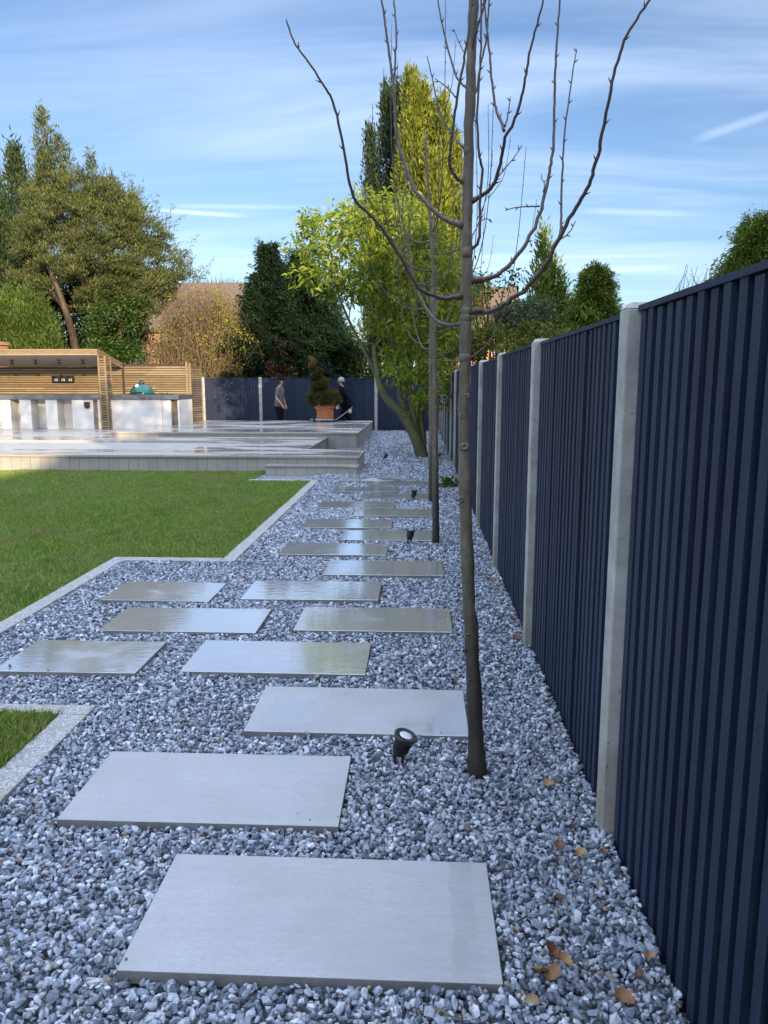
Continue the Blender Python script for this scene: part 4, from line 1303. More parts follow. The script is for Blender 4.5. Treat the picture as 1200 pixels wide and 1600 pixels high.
# ---- big shaggy juniper group at left
YJ = 27.0
jx = at(120, 540, YJ).x
jun = empty('shaggy_juniper', (jx, YJ, 0), 'large shaggy olive-green juniper with bare leaning trunks, left of the tiled roof', 'tree')
tm = MB()
def J(px, py, dy=0.0):
    p = at(px, py, YJ + dy); return np.array([p.x - jx, dy, p.z])
stems = [([(126, 640), (118, 545), (104, 490), (82, 430), (62, 380)], .17), ([(150, 640), (142, 500), (130, 440), (118, 395), (112, 330)], .16), ([(168, 640), (160, 520), (150, 450), (168, 380), (176, 330)], .12),
         ([(190, 640), (188, 500), (196, 430), (212, 380)], .10), ([(104, 490), (80, 455), (60, 440), (45, 410)], .06), ([(118, 395), (95, 330), (80, 260), (72, 215)], .08), ([(112, 480), (92, 470), (70, 452)], .04), ([(142, 500), (120, 455), (92, 430)], .04)]
for pts, r in stems:
    P = smooth_path([J(x, y, rng.normal() * .25) for x, y in pts], 5)
    tm.tube(P, np.linspace(r, r * .35, len(P)), 8)
cl = []
ELL = [(128, 350, 74, 46), (150, 425, 60, 22), (95, 412, 40, 20), (190, 440, 44, 24), (100, 315, 44, 44), (72, 300, 22, 46), (60, 360, 34, 34), (50, 400, 30, 26), (150, 395, 76, 36), (200, 365, 46, 46), (222, 410, 42, 38), (175, 322, 32, 34),
       (140, 300, 20, 32), (180, 305, 14, 24), (212, 335, 16, 26), (240, 385, 24, 28), (30, 428, 24, 14), (205, 445, 50, 30), (235, 455, 40, 36), (255, 425, 20, 26), (160, 350, 44, 34), (150, 468, 30, 26), (195, 482, 34, 28), (88, 432, 30, 16), (66, 455, 22, 14), (262, 440, 22, 14), (292, 432, 18, 13), (280, 408, 8, 14)]
for (ex, ey, rx, ry) in ELL:
    n = max(6, int(rx * ry / 42))
    for _ in range(n):
        q = in_sphere(1)[0]; q = q / (np.linalg.norm(q) + 1e-9) * (np.linalg.norm(q) ** .6)
        c = J(ex + q[0] * rx, ey + q[2] * ry); c[1] = q[1] * max(rx, ry) / 1200 * YJ * 1.0
        cl.append(c)
cl = np.array(cl)
nodes = np.array([J(x, y) for pts, r in stems for x, y in pts[2:]])
for c in cl[::9]:
    j = np.argmin(((nodes - c) ** 2).sum(1) + np.where(nodes[:, 2] < c[2], 0, 1.0))
    limb(tm, nodes[j], c, .026, .006, -.06, 5, 5, .09)
tm.build('trunk', MT['bark_brown'], jun, smooth=True)
m = MB(); sprays(m, cl, .18 + .24 * rng.random(len(cl)), 105, .13, .030, .40, .8, (0, 0, 3.4), squash=.5)
ctr = np.array([0, 0, 3.2]); o2 = cl - ctr
sel = rng.permutation(len(cl))[:430]
dd = unit(o2[sel]) * .75 + rng.normal(size=(len(sel), 3)) * .45; dd[:, 2] = np.abs(dd[:, 2]) * .8 + .25
plumes(m, cl[sel] + unit(o2[sel]) * .1, dd, .55 + .5 * rng.random(len(sel)), 46, .11, .024)
for (px, ytop, hw, yb_) in ((68, 176, 13, 330), (82, 208, 11, 320), (58, 235, 10, 330), (103, 232, 6, 320), (147, 246, 7, 330), (128, 268, 7, 330), (178, 282, 9, 330), (213, 312, 8, 360), (40, 300, 8, 360)):
    tq, bq = J(px, ytop), J(px, yb_)
    h_ = tq[2] - bq[2]; r_ = hw / 1200 * YJ
    n_ = int(h_ * r_ * 210) + 20
    P_, a_, t_ = spire_points(n_, h_, r_, px)
    C_ = (P_ + np.array([tq[0], rng.normal() * .3, bq[2]]))[:, None, :] + rng.normal(size=(n_, 11, 3)) * np.array([.07, .07, .13])
    D_ = np.stack([np.cos(a_) * .6, np.sin(a_) * .6, np.full(n_, .9)], 1)[:, None, :] + rng.normal(size=(n_, 11, 3)) * .45
    l_ = .14 * (.5 + .9 * rng.random(n_ * 11))
    add_leaves(m, C_.reshape(-1, 3), D_.reshape(-1, 3), l_, l_ * .22, .15)
m.build('crown', MT['f_juniper'], jun)

# ---- evergreen shrub, thicket, hedge and the rest: leaf clumps on stems
def shrub(name, label, cat, Y, ells, mat, K, L, W, dens=40, rad=.25, up=.2, stems=7, bark='bark_brown', group=None, depth=1.0, droop=.1, base=None):
    ex = np.mean([q[0] for q in ells])
    bx = at(base or ex, 500, Y).x
    e = empty(name, (bx, Y, 0), label, cat, group)
    C = []
    for (x, y, rx, ry) in ells:
        n = max(4, int(rx * ry / dens * (Y / 25) ** 2))
        for _ in range(n):
            q = in_sphere(1)[0]; q = q / (np.linalg.norm(q) + 1e-9) * (np.linalg.norm(q) ** .55)
            p = at(x + q[0] * rx, y + q[2] * ry, Y)
            C.append((p.x - bx, q[1] * rx / 1200 * Y * depth, max(.1, p.z)))
    C = np.array(C)
    t = MB()
    for i in range(stems):
        c = C[int(rng.integers(len(C)))]
        limb(t, (rng.normal() * .2, rng.normal() * .2, -.1), c, .05, .01, .03, 6, 5)
    t.build('stems' if cat == 'shrub' else 'trunk', MT[bark], e, smooth=True)
    m = MB(); sprays(m, C, rad * (.7 + .6 * rng.random(len(C))), K, L, W, up, .8, droop=droop)
    m.build('foliage', MT[mat], e)
    return e
shrub('evergreen_shrub', 'dark glossy evergreen shrub between the juniper trunks, above the shelter roof', 'shrub', 26.6,
      [(180, 505, 40, 44), (215, 480, 24, 24), (168, 548, 30, 24), (204, 552, 22, 16)], 'f_ivy', 44, .12, .055, 26, .28)
thk = empty('leafy_thicket', at(315, 620, 26.9).to_tuple()[:2] + (0,), 'tangled thicket of dry brown stems with sparse yellow leaves, left of the dark conifers', 'shrub')
m = MB(); leaf = MB(); inner = MB()
o_ = Vector(thk.location)
def dome(px): return 452 + 95 * abs((px - 312) / 78) ** 2.2
for i in range(760):
    px = 236 + 148 * rng.random(); d = (rng.random() - .5) * 1.8
    ty = min(600, dome(px) + (150 * rng.random() ** 1.6))
    root = at(300 + (px - 300) * .55 + rng.normal() * 14, 640, 26.9 + d * .5); root.z = 0
    b = at(px, ty, 26.9 + d)
    a = root - o_; b = b - o_
    side = (1 if px > 305 else -1) * (.10 + .75 * rng.random()) * (1 if rng.random() < .65 else -1)
    c = b + Vector((side, .2 + .5 * abs(rng.normal()) * .5, -.15 - 1.5 * rng.random() ** 2))
    pts = [a]
    for t in (.25, .5, .72, .88):
        pts.append(a.lerp(b, t) + Vector((rng.normal() * .30 * t + side * .25 * (t - .5), rng.normal() * .18, rng.normal() * .12)))
    P = smooth_path(pts + [b, b.lerp(c, .5) + Vector((side * .25, 0, .18)), c], 3)
    m.tube(P, np.linspace(.011, .0028, len(P)), 4, cap=False)
    for _ in range(2):
        q = P[int(rng.integers(len(P) // 3, len(P)))]
        w = q + Vector((rng.normal() * .45, rng.normal() * .25, rng.normal() * .40))
        m.tube([q, q.lerp(w, .5) + Vector((0, 0, .06)), w], [.005, .004, .002], 4, cap=False)
    for _ in range(1 if px < 330 else 4):
        q = P[int(rng.integers(len(P) // 3, len(P)))]
        n = 5
        add_leaves(leaf, np.array(q)[None] + rng.normal(size=(n, 3)) * .12, rng.normal(size=(n, 3)) + np.array([0, 0, -.3]), .10 * (.7 + .6 * rng.random(n)), .05, .2)
for _ in range(260):
    px = 245 + 130 * rng.random()
    p = at(px, dome(px) + 25 + (575 - dome(px)) * rng.random(), 27.3 + rng.random() * .6) - o_
    P = np.array(p)[None] + in_sphere(26) * .32
    add_leaves(inner, P, rng.normal(size=(26, 3)), .12, .05, .2)
m.build('stems', MT['twig_dry'], thk)
leaf.build('foliage', MT['f_yellow'], thk)
inner.build('inner_foliage', MT['f_ivy'], thk)
tw = empty('bare_tree', at(345, 500, 52).to_tuple()[:2] + (0,), 'pinkish bare treetop showing just above the tiled roof ridge', 'tree')
m = MB()
m.tube([(0, 0, -.1), (0, 0, 5.0)], [.2, .12], 7)
for i in range(260):
    x = at(308 + 78 * rng.random(), 500, 52).x - tw.location.x; z = at(345, 432 + 22 * rng.random() + abs(x) * 3, 52).z
    b = Vector((x, rng.normal() * .8, z)); a = Vector((x * .3, 0, 5.0))
    P = limb(m, a, b, .025, .008, .05, 4, 3)
m.build('trunk', MT['bark_twig'], tw)

shrub('broadleaf_shrub', 'bright green broadleaf shrub between the leafy tree and the topiary, above the fence', 'shrub', 27.2, [(562, 556, 14, 24), (586, 577, 22, 12), (552, 572, 14, 16)], 'f_bright', 22, .15, .06, 30, .26)
shrub('tall_laurel', 'green broadleaf tree behind the second sapling, at the corner of the fences', 'shrub', 27.0,
      [(700, 470, 34, 46), (680, 540, 40, 34), (730, 500, 26, 50), (655, 580, 30, 20), (720, 440, 26, 22), (745, 450, 18, 20)], 'f_hedge', 44, .13, .05, 28, .3)
# right-hand side, beyond the long fence
shrub('flowering_hedge', 'clipped yellow-green hedge running just behind the right fence', 'hedge', 17.0, [(752, 530, 22, 18), (780, 528, 24, 17), (808, 527, 24, 16), (838, 524, 22, 16), (862, 528, 20, 18), (735, 550, 16, 22), (800, 556, 60, 18)], 'f_hedge', 60, .075, .042, 14, .2, .3, depth=2.2)
shrub('rounded_shrub', 'grey-green rounded evergreen shrub over the hedge beyond the right fence', 'shrub', 19.0, [(818, 496, 44, 30), (795, 502, 28, 26), (842, 500, 28, 28), (820, 530, 40, 26)], 'f_grey', 70, .075, .034, 18, .22, .3)
shrub('leafy_sapling', 'thin leafy young tree in front of the tan roof, right of the nearest sapling trunk', 'tree', 20.0, [(790, 440, 20, 12), (772, 450, 14, 12), (805, 432, 12, 10), (760, 462, 18, 14), (745, 432, 12, 16)], 'f_ivy', 10, .15, .05, 30, .3, droop=.3)
def feathery(name, label, Y, spires, mat, group=None, **k):
    return spire_tree(name, label, Y, spires, [mat], 12, .15, .035, group=group, trunk_r=.06, **k)
feathery('young_conifer', 'bright feathery conifer with a thin leaning top, behind the rounded shrub', 21.5,
         [(850, 360, 12, 0, 0, 560), (858, 410, 20, .2, 0, 560), (872, 440, 20, .1, 0, 560), (842, 425, 14, -.1, 0, 560), (882, 470, 12, .2, 0, 560)], 'f_bright', 'conifers beyond the right fence', n_per=3.2)
drooping_conifer('young_conifer', 'bushy yellow-green conifer above the fence, just left of the nearest concrete post', 18.5, (930, 426), 560, 46, ['f_bright'], 420, 'conifers beyond the right fence', None, 21, 130, .11, 1.3)
drooping_conifer('young_conifer', 'green conifer showing over the fence at the right edge of the photo', 10.6, (1194, 352), 500, 62, ['f_bright'], 620, 'conifers beyond the right fence', None, 31, 150, .065, 1.0)
bt = empty('bare_shrub', at(1100, 500, 10.0).to_tuple()[:2] + (0,), 'sparse bare twigs poking above the fence left of the rightmost conifer', 'shrub')
m = MB()
for i in range(46):
    b = at(1060 + 80 * rng.random(), 412 + 40 * rng.random(), 10.0 + rng.normal() * .25) - Vector(bt.location)
    limb(m, (rng.normal() * .12, rng.normal() * .1, -.1), b, .010, .0025, .05, 4, 5, .08)
m.build('stems', MT['bark_twig'], bt)

shrub('dark_evergreen', 'dark evergreen mass in shadow behind the juniper trunks and the evergreen shrub', 'shrub', 29.5, [(30, 540, 60, 60), (100, 510, 60, 60), (160, 500, 60, 60), (200, 520, 30, 50), (85, 445, 56, 40), (150, 440, 50, 40)], 'f_thuja', 60, .13, .05, 34, .38, .2, stems=12)
# far wooded skyline beyond the houses
m = MB()
n_ = 2600
xx = -75 + 140 * rng.random(n_); yy_ = 56 + 10 * rng.random(n_)
hh_ = (3.6 + 2.2 * vnoise(xx, yy_ * 0 + 3, .13, 3) + 1.4 * vnoise(xx, yy_, .5, 6)) * np.where(xx > 4, .8, 1.0)
C_ = np.stack([xx, yy_, hh_ * rng.random(n_) ** .6], 1)
sprays(m, C_, .75, 34, .30, .14, .3, .8)
tag(m.build('far_trees', MT['f_grey']), 'low far-off line of trees on the skyline behind the houses', 'trees', kind='stuff')

# ---- the leafy multi-stemmed tree by the corner of the path
YL = 16.385
lau = empty('leafy_tree', (.08, YL, 0), 'leaning multi-stemmed tree with bright yellow-green leaves at the end of the path', 'tree')
def Lp(px, py, d=0.0):
    p = at(px, py, YL + d); return Vector((p.x - .08, d, p.z))
tm = MB()
STEMS = [([(662, 722), (652, 690), (640, 665), (626, 645), (606, 625), (593, 600), (588, 575), (584, 540)], .135, .045, -.2), ([(655, 695), (648, 660), (640, 610), (620, 570), (612, 520)], .10, .04, .1),
         ([(640, 665), (630, 640), (624, 600), (640, 560), (650, 500)], .07, .03, .2), ([(660, 712), (660, 680), (658, 640), (668, 600), (676, 550), (680, 480)], .09, .03, .3), ([(593, 600), (575, 560), (545, 500), (525, 450), (512, 400)], .04, .012, -.5),
         ([(612, 520), (590, 460), (575, 400), (560, 350)], .04, .012, -.3), ([(620, 570), (590, 540), (550, 530), (525, 490)], .03, .010, .3), ([(612, 520), (620, 440), (615, 360), (605, 310)], .04, .012, .4), ([(650, 500), (665, 430), (660, 370), (645, 330)], .03, .010, .2)]
for pts, r0, r1, dd in STEMS:
    n = len(pts)
    P = smooth_path([Lp(x, y, dd * i / n + rng.normal() * .03) for i, (x, y) in enumerate(pts)], 5)
    if pts[0][1] > 705: P[0].z = -.08
    tm.tube(P, np.linspace(r0, r1, len(P)) * (1 + rng.normal(size=len(P)) * .04), 12)
m = MB()
ELL = [(508, 352, 34, 22), (540, 335, 30, 20), (482, 372, 20, 22), (600, 312, 34, 24), (575, 335, 34, 22), (638, 335, 34, 26), (520, 392, 40, 24), (500, 425, 30, 22), (575, 380, 46, 34), (640, 390, 48, 36), (690, 400, 32, 40),
       (560, 440, 40, 26), (612, 445, 44, 34), (665, 455, 42, 40), (535, 452, 28, 20), (638, 515, 36, 26), (690, 500, 26, 40), (612, 500, 26, 22), (650, 565, 34, 26), (684, 580, 26, 30), (628, 590, 18, 20), (670, 618, 22, 18), (692, 630, 12, 18), (612, 560, 14, 14), (700, 450, 22, 40)]
C = []
for (ex, ey, rx, ry) in ELL:
    for _ in range(max(3, int(rx * ry / 70))):
        q = in_sphere(1)[0]; q = q / (np.linalg.norm(q) + 1e-9) * (np.linalg.norm(q) ** .5)
        C.append(tuple(Lp(ex + q[0] * rx, ey + q[2] * ry, q[1] * 1.15 * (rx / 35))))
C = np.array(C)
ends = np.array([tuple(Lp(x, y)) for pts, *_ in STEMS for x, y in pts[2:]])
for c in C[::2]:
    j = np.argmin(((ends - c) ** 2).sum(1) + np.where(ends[:, 2] < c[2], 0, .6))
    limb(tm, ends[j], c, .014, .004, .04, 5, 4)
tm.build('trunk', MT['bark_mossy'], lau, smooth=True)
sprays(m, C, .22 + .18 * rng.random(len(C)), 34, .155, .050, .05, .75, fold=.22, droop=.28, squash=.75)
m.build('crown', MT['f_laurel'], lau)

# unseen tree behind the viewer, added with a flat crown to dapple the bar
nt_ = empty('unseen_shade_tree', (1.0, -1.6, 0), 'unseen flat-topped tree behind the viewer, added to cast broken shade on the white bar', 'tree')
tm = MB(); tm.tube([(0, 0, -.1), (.1, 0, 3), (0, .1, 6.4)], [.16, .12, .05], 8)
C = in_sphere(150) * np.array([3.6, 1.3, .62]) + np.array([-.3, 0, 7.05])
for c in C[::8]: limb(tm, (0, .05, 5.2), c, .03, .006, .05, 5, 4)
tm.build('trunk', MT['bark_brown'], nt_, smooth=True)
m = MB(); sprays(m, C, .42, 26, .16, .07, .1, .7)
m.build('crown', MT['f_laurel'], nt_)

# ---- small weeds
def weed(loc, label, n, s):
    e = empty('weed', loc, label, 'weed')
    m = MB()
    P = rng.normal(size=(n, 3)) * s * np.array([.5, .4, .35]); P[:, 2] = np.abs(P[:, 2])
    D = P + rng.normal(size=(n, 3)) * s * .3; D[:, 2] += s * .4
    add_leaves(m, P, D, s * .6, s * .3, .2, .2)
    m.build('leaves', MT['f_weed'], e)
weed((.50, 11.6, .0), 'small green weed growing at the foot of the fence beside the farthest slabs', 90, .16)
weed((.02, 3.0, .0), 'tiny green seedling just behind the nearest garden spotlight', 7, .035)
weed((.36, 16.5, .0), 'low green sprouts at the foot of the leafy tree', 40, .12)
# ================================================================== garden spotlights
def spotlight(loc, label, tilt, turn, first=None):
    e = empty('garden_spotlight', loc, label, 'spotlight', 'garden spotlights in the gravel')
    if first:
        for ch in first.children:
            c = ch.copy(); COL.objects.link(c); c.parent = e
            for g_ in ch.children:
                d = g_.copy(); COL.objects.link(d); d.parent = c
            if ch.name.startswith('lamp_body'):
                c.rotation_euler = (0, tilt, turn)
        return e
    st = MB()
    st.box(-.021, -.009, -.007, .007, -.03, .056).box(.009, .021, -.007, .007, -.03, .050)
    st.box(-.024, .024, -.010, .010, .046, .062)
    st.build('stake', MT['black'], e, bevel=.002)
    b = MB().lathe([(.018, 0), (.026, .004), (.030, .018), (.0345, .06), (.0355, .074), (.036, .080)], 28)
    for k in range(5):
        b.lathe([(.030 + .0012 * k, .018 + k * .009), (.0335 + .001 * k, .019 + k * .009), (.0335 + .001 * k, .022 + k * .009), (.030 + .0012 * k, .023 + k * .009)], 28)
    bo = b.build('lamp_body', MT['black'], e, smooth=False, loc=(0, 0, .058))
    bo.rotation_euler = (0, tilt, turn)
    r = MB().lathe([(.034, .078), (.046, .080), (.048, .083), (.048, .090), (.046, .093), (.028, .092), (.027, .088)], 36)
    for k in range(3):
        a = k * 2.094 + .6
        r.lathe([(.0045, .093), (.0045, .0955), (.003, .097)], 8, loc=(.037 * math.cos(a), .037 * math.sin(a), 0))
    r.build('rim', MT['rim'], bo)
    MB().lathe([(.002, .089), (.0275, .0888), (.0272, .0905), (.015, .0915), (.001, .092)], 28).build('lens', MT['lens'], bo, smooth=True)
    return e
s1 = spotlight((-.072, 2.93, .004), 'black garden spotlight nearest the viewer, left of the nearest sapling trunk', R(20), R(-20))
spotlight((-.082, 7.331, .004), 'second black garden spotlight, beside the second sapling', R(8), R(10), s1)
spotlight((-.066, 10.195, .004), 'third black garden spotlight, in front of a far slab of the right row', R(10), R(0), s1)
spotlight((-.70, 15.656, .004), 'farthest black garden spotlight, leaning beside the higher deck', R(34), R(20), s1)

# ================================================================== fallen leaves
def leaf_shape(seed, L):
    q = np.random.default_rng(seed)
    n = 9
    v, f = [], []
    curl = .25 + .5 * q.random(); tw = q.normal() * .4
    lob = 1 if q.random() < .6 else 0
    for i in range(n):
        t = i / (n - 1)
        w = .36 * L * math.sin(math.pi * min(1, t * .93 + .05)) ** .8 * (1 + lob * .28 * math.sin(t * 19))
        for s in (-1, 0, 1):
            x = (t - .5) * L; y = s * w
            z = abs(s) * curl * w * .9 + curl * L * .28 * (2 * t - 1) ** 2 + tw * s * w * (t - .5)
            v.append((x, y, z + .002 + .0015 * q.normal()))
    for i in range(n - 1):
        for k in (0, 1):
            f.append((i * 3 + k, i * 3 + k + 1, i * 3 + k + 4, i * 3 + k + 3))
    m = MB().add(v, f)
    m.tube([(-.5 * L, 0, curl * L * .28), (-.72 * L, .03 * L, curl * L * .3)], [.0016, .0012], 5)
    return m
LEAVES = [(850, 1190, .055, 'brown leaf on the gravel right of the nearest sapling foot'), (859, 1227, .055, 'rust-brown leaf below another on the gravel between sapling foot and concrete post'),
          (895, 1298, .04, 'small yellowish leaf left of the nearest concrete post foot'), (874, 1324, .055, 'pale brown curled leaf on the gravel left of the nearest post foot'),
          (906, 1338, .055, 'orange-brown leaf lying close below the nearest post foot'), (943, 1336, .035, 'dark small leaf tucked against the nearest post foot'),
          (876, 1405, .05, 'single orange leaf on open gravel right of the nearest slab'), (862, 1484, .06, 'upright red-brown leaf, topmost of the leaf cluster by the nearest slab'),
          (881, 1499, .055, 'dark brown leaf at the right of the cluster by the nearest slab'), (845, 1520, .06, 'large curled tan leaf at the left of the cluster by the nearest slab'),
          (864, 1523, .065, 'broad golden brown leaf, lowest of the cluster by the nearest slab'), (1000, 1532, .045, 'golden leaf on the gravel near the bottom of the fence'),
          (975, 1562, .065, 'dark red-brown leaf near the bottom of the photo beside the fence'), (832, 1562, .045, 'tan leaf half buried below the corner of the nearest slab'),
          (1015, 1502, .04, 'small orange leaf touching the foot of the nearest fence panel'), (856, 1140, .055, 'grey-brown crumpled leaf by the fence, level with the nearest spotlight'),
          (867, 1132, .04, 'small red-brown leaf against the fence, level with the nearest spotlight'), (770, 908, .06, 'orange leaf farthest up in the drift against the second fence panel'),
          (776, 920, .06, 'orange-red leaf in the middle of the drift against the second fence panel'), (783, 928, .06, 'orange leaf at the near end of the drift against the second fence panel'),
          (801, 968, .055, 'tan leaf by the second concrete post, a little behind its foot'), (807, 998, .06, 'rust-red leaf at the foot of the second concrete post'),
          (709, 1064, .05, 'dark brown leaf left of the nearest sapling trunk, behind a slab corner'), (689, 716, .12, 'brown leaves clump by the fence behind the second sapling')]
for i, (x, y, L, lab) in enumerate(LEAVES):
    p = on_ground(x, y, .022)
    p.x = min(p.x, .655)
    o = leaf_shape(i * 7 + 3, L * .85).build('fallen_leaf', MT['dry_leaf'], smooth=True, loc=(p.x, p.y, .020 + max(0, (p.x - .4)) * .06))
    o.rotation_euler = (rng.normal() * .35, rng.normal() * .35, rng.random() * 6.28)
    tag(o, lab, 'leaf', 'fallen leaves on the gravel')
for (x, y, a, lab) in ((34, 1462, .7, 'thin tan twig lying on the gravel at the bottom left'), (40, 1268, .5, 'dark thin twig on the gravel beside the near lawn edging'), (700, 1588, -.4, 'pale straw stick on the gravel below the nearest slab')):
    p = on_ground(x, y, .02)
    m = MB().tube([(-.05, 0, .004), (-.02, .006, .009), (.02, -.003, .007), (.055, .008, .005)], [.0022, .0026, .0022, .0012], 6)
    m.tube([(.01, 0, .007), (.03, .018, .010)], [.0016, .0008], 5)
    o = m.build('twig', MT['twig_dry'], loc=(p.x, p.y, .016), smooth=True); o.rotation_euler = (0, 0, a)
    tag(o, lab, 'twig')

# ================================================================== potted spiral topiary on its trolley
TY = 24.0
tp = at(509, 656, TY)
tro = empty('hand_trolley', (tp.x, TY, T2), 'low steel hand trolley under the terracotta pot, its long handle held by a man', 'trolley')
m = MB()
for yy in (-.2, .2): m.tube([(-.42, yy, .05), (.34, yy, .05)], .016, 8)
for xx in (-.40, -.1, .15, .33): m.tube([(xx, -.2, .05), (xx, .2, .05)], .014, 8)
m.box(-.46, .36, -.23, .23, .064, .078)
m.build('frame', MT['chrome'], tro)
hand_w = at(545.5, 641, TY + .42)
hl = hand_w - Vector((tp.x, TY, T2))
m = MB().tube([(.33, .0, .06), (.42, .1, .12), (hl.x - .02, hl.y, hl.z - .01), (hl.x + .10, hl.y + .02, hl.z + .09)], .014, 8)
m.build('handle', MT['galvanised'], tro, smooth=True)
for yy in (-.235, .215):
    M_ = Matrix.Translation((.30, yy, .045)) @ Matrix.Rotation(R(90), 4, 'X')
    MB().lathe([(.012, -.018), (.04, -.018), (.044, -.010), (.044, .010), (.04, .018), (.012, .018)], 18, M_).build('wheel', MT['black'], tro)
for yy in (-.235, .215):
    M_ = Matrix.Translation((-.34, yy, .045)) @ Matrix.Rotation(R(90), 4, 'X')
    MB().lathe([(.012, -.018), (.04, -.018), (.044, -.010), (.044, .010), (.04, .018), (.012, .018)], 18, M_).build('wheel', MT['black'], tro)
pot = empty('potted_topiary', (tp.x, TY, T2 + .08), 'spiral clipped conifer in a big terracotta pot, standing between the two men', 'potted plant')
pot.rotation_euler = (0, R(-4), 0)
MB().lathe([(.20, 0), (.245, .0), (.25, .02), (.275, .30), (.278, .31), (.305, .315), (.315, .33), (.318, .40), (.312, .415), (.285, .415), (.275, .37), (.02, .365)], 36).build('pot', MT['terracotta'], pot, smooth=False, bevel=.004)
MB().lathe([(.27, .36), (.1, .385), (.01, .39)], 24).build('soil', MT['timber_dark'], pot)
m, mt_, st = MB(), MB(), MB()
st.tube([(0, 0, .3), (.0, 0, .9), (-.12, 0, 1.4), (-.26, 0, 1.85)], [.03, .025, .018, .006], 7)
st.build('stem', MT['bark_brown'], pot)
for i in range(900):
    t = (i + rng.random()) / 900
    z = .46 + 1.44 * t ** .95
    env = .43 * (1 - t) ** .72 + .04
    if t < .24:
        a = rng.random() * 6.28; rr = env * (.5 + .5 * rng.random() ** .5)
    else:
        a = t * 4.4 * 2 * math.pi; rr = env * .45
    c = np.array([math.cos(a) * rr - .30 * t ** 1.6, math.sin(a) * rr, z])
    k = 30
    s_ = env * (.50 if t > .24 else .32)
    P = c + in_sphere(k) * np.array([s_, s_, s_ * .62])
    D = P - np.array([-.05 * t, 0, z - .08]) + rng.normal(size=(k, 3)) * .12
    ll = .06 * (.6 + .8 * rng.random(k))
    add_leaves(mt_ if t > .80 else m, P, D, ll, .022, .2)
m.build('foliage', MT['f_topiary'], pot)
mt_.build('sunlit_tip', MT['f_topiary_tip'], pot)  # orange needles stand for sun catching the top

# ================================================================== people
def skin(name, J, E, mat, parent, root='pelvis', sub=2):
    """one continuous body grown along connected joints; J: name -> (x, y, z, rx[, ry])"""
    keys = list(J)
    me = bpy.data.meshes.new(name)
    me.from_pydata([J[k][:3] for k in keys], [(keys.index(a), keys.index(b)) for a, b in E], [])
    o = bpy.data.objects.new(name, me); COL.objects.link(o); o.parent = parent
    md = o.modifiers.new('skin', 'SKIN'); md.use_smooth_shade = True
    if not me.skin_vertices: me.attributes  # the modifier adds the layer
    sv = me.skin_vertices[0].data
    for i, k in enumerate(keys):
        r = J[k][3]; ry = J[k][4] if len(J[k]) > 4 else r
        sv[i].radius = (r, ry)
        sv[i].use_root = (k == root)
    ss = o.modifiers.new('smooth', 'SUBSURF'); ss.levels = sub; ss.render_levels = sub
    me.materials.append(mat)
    return o

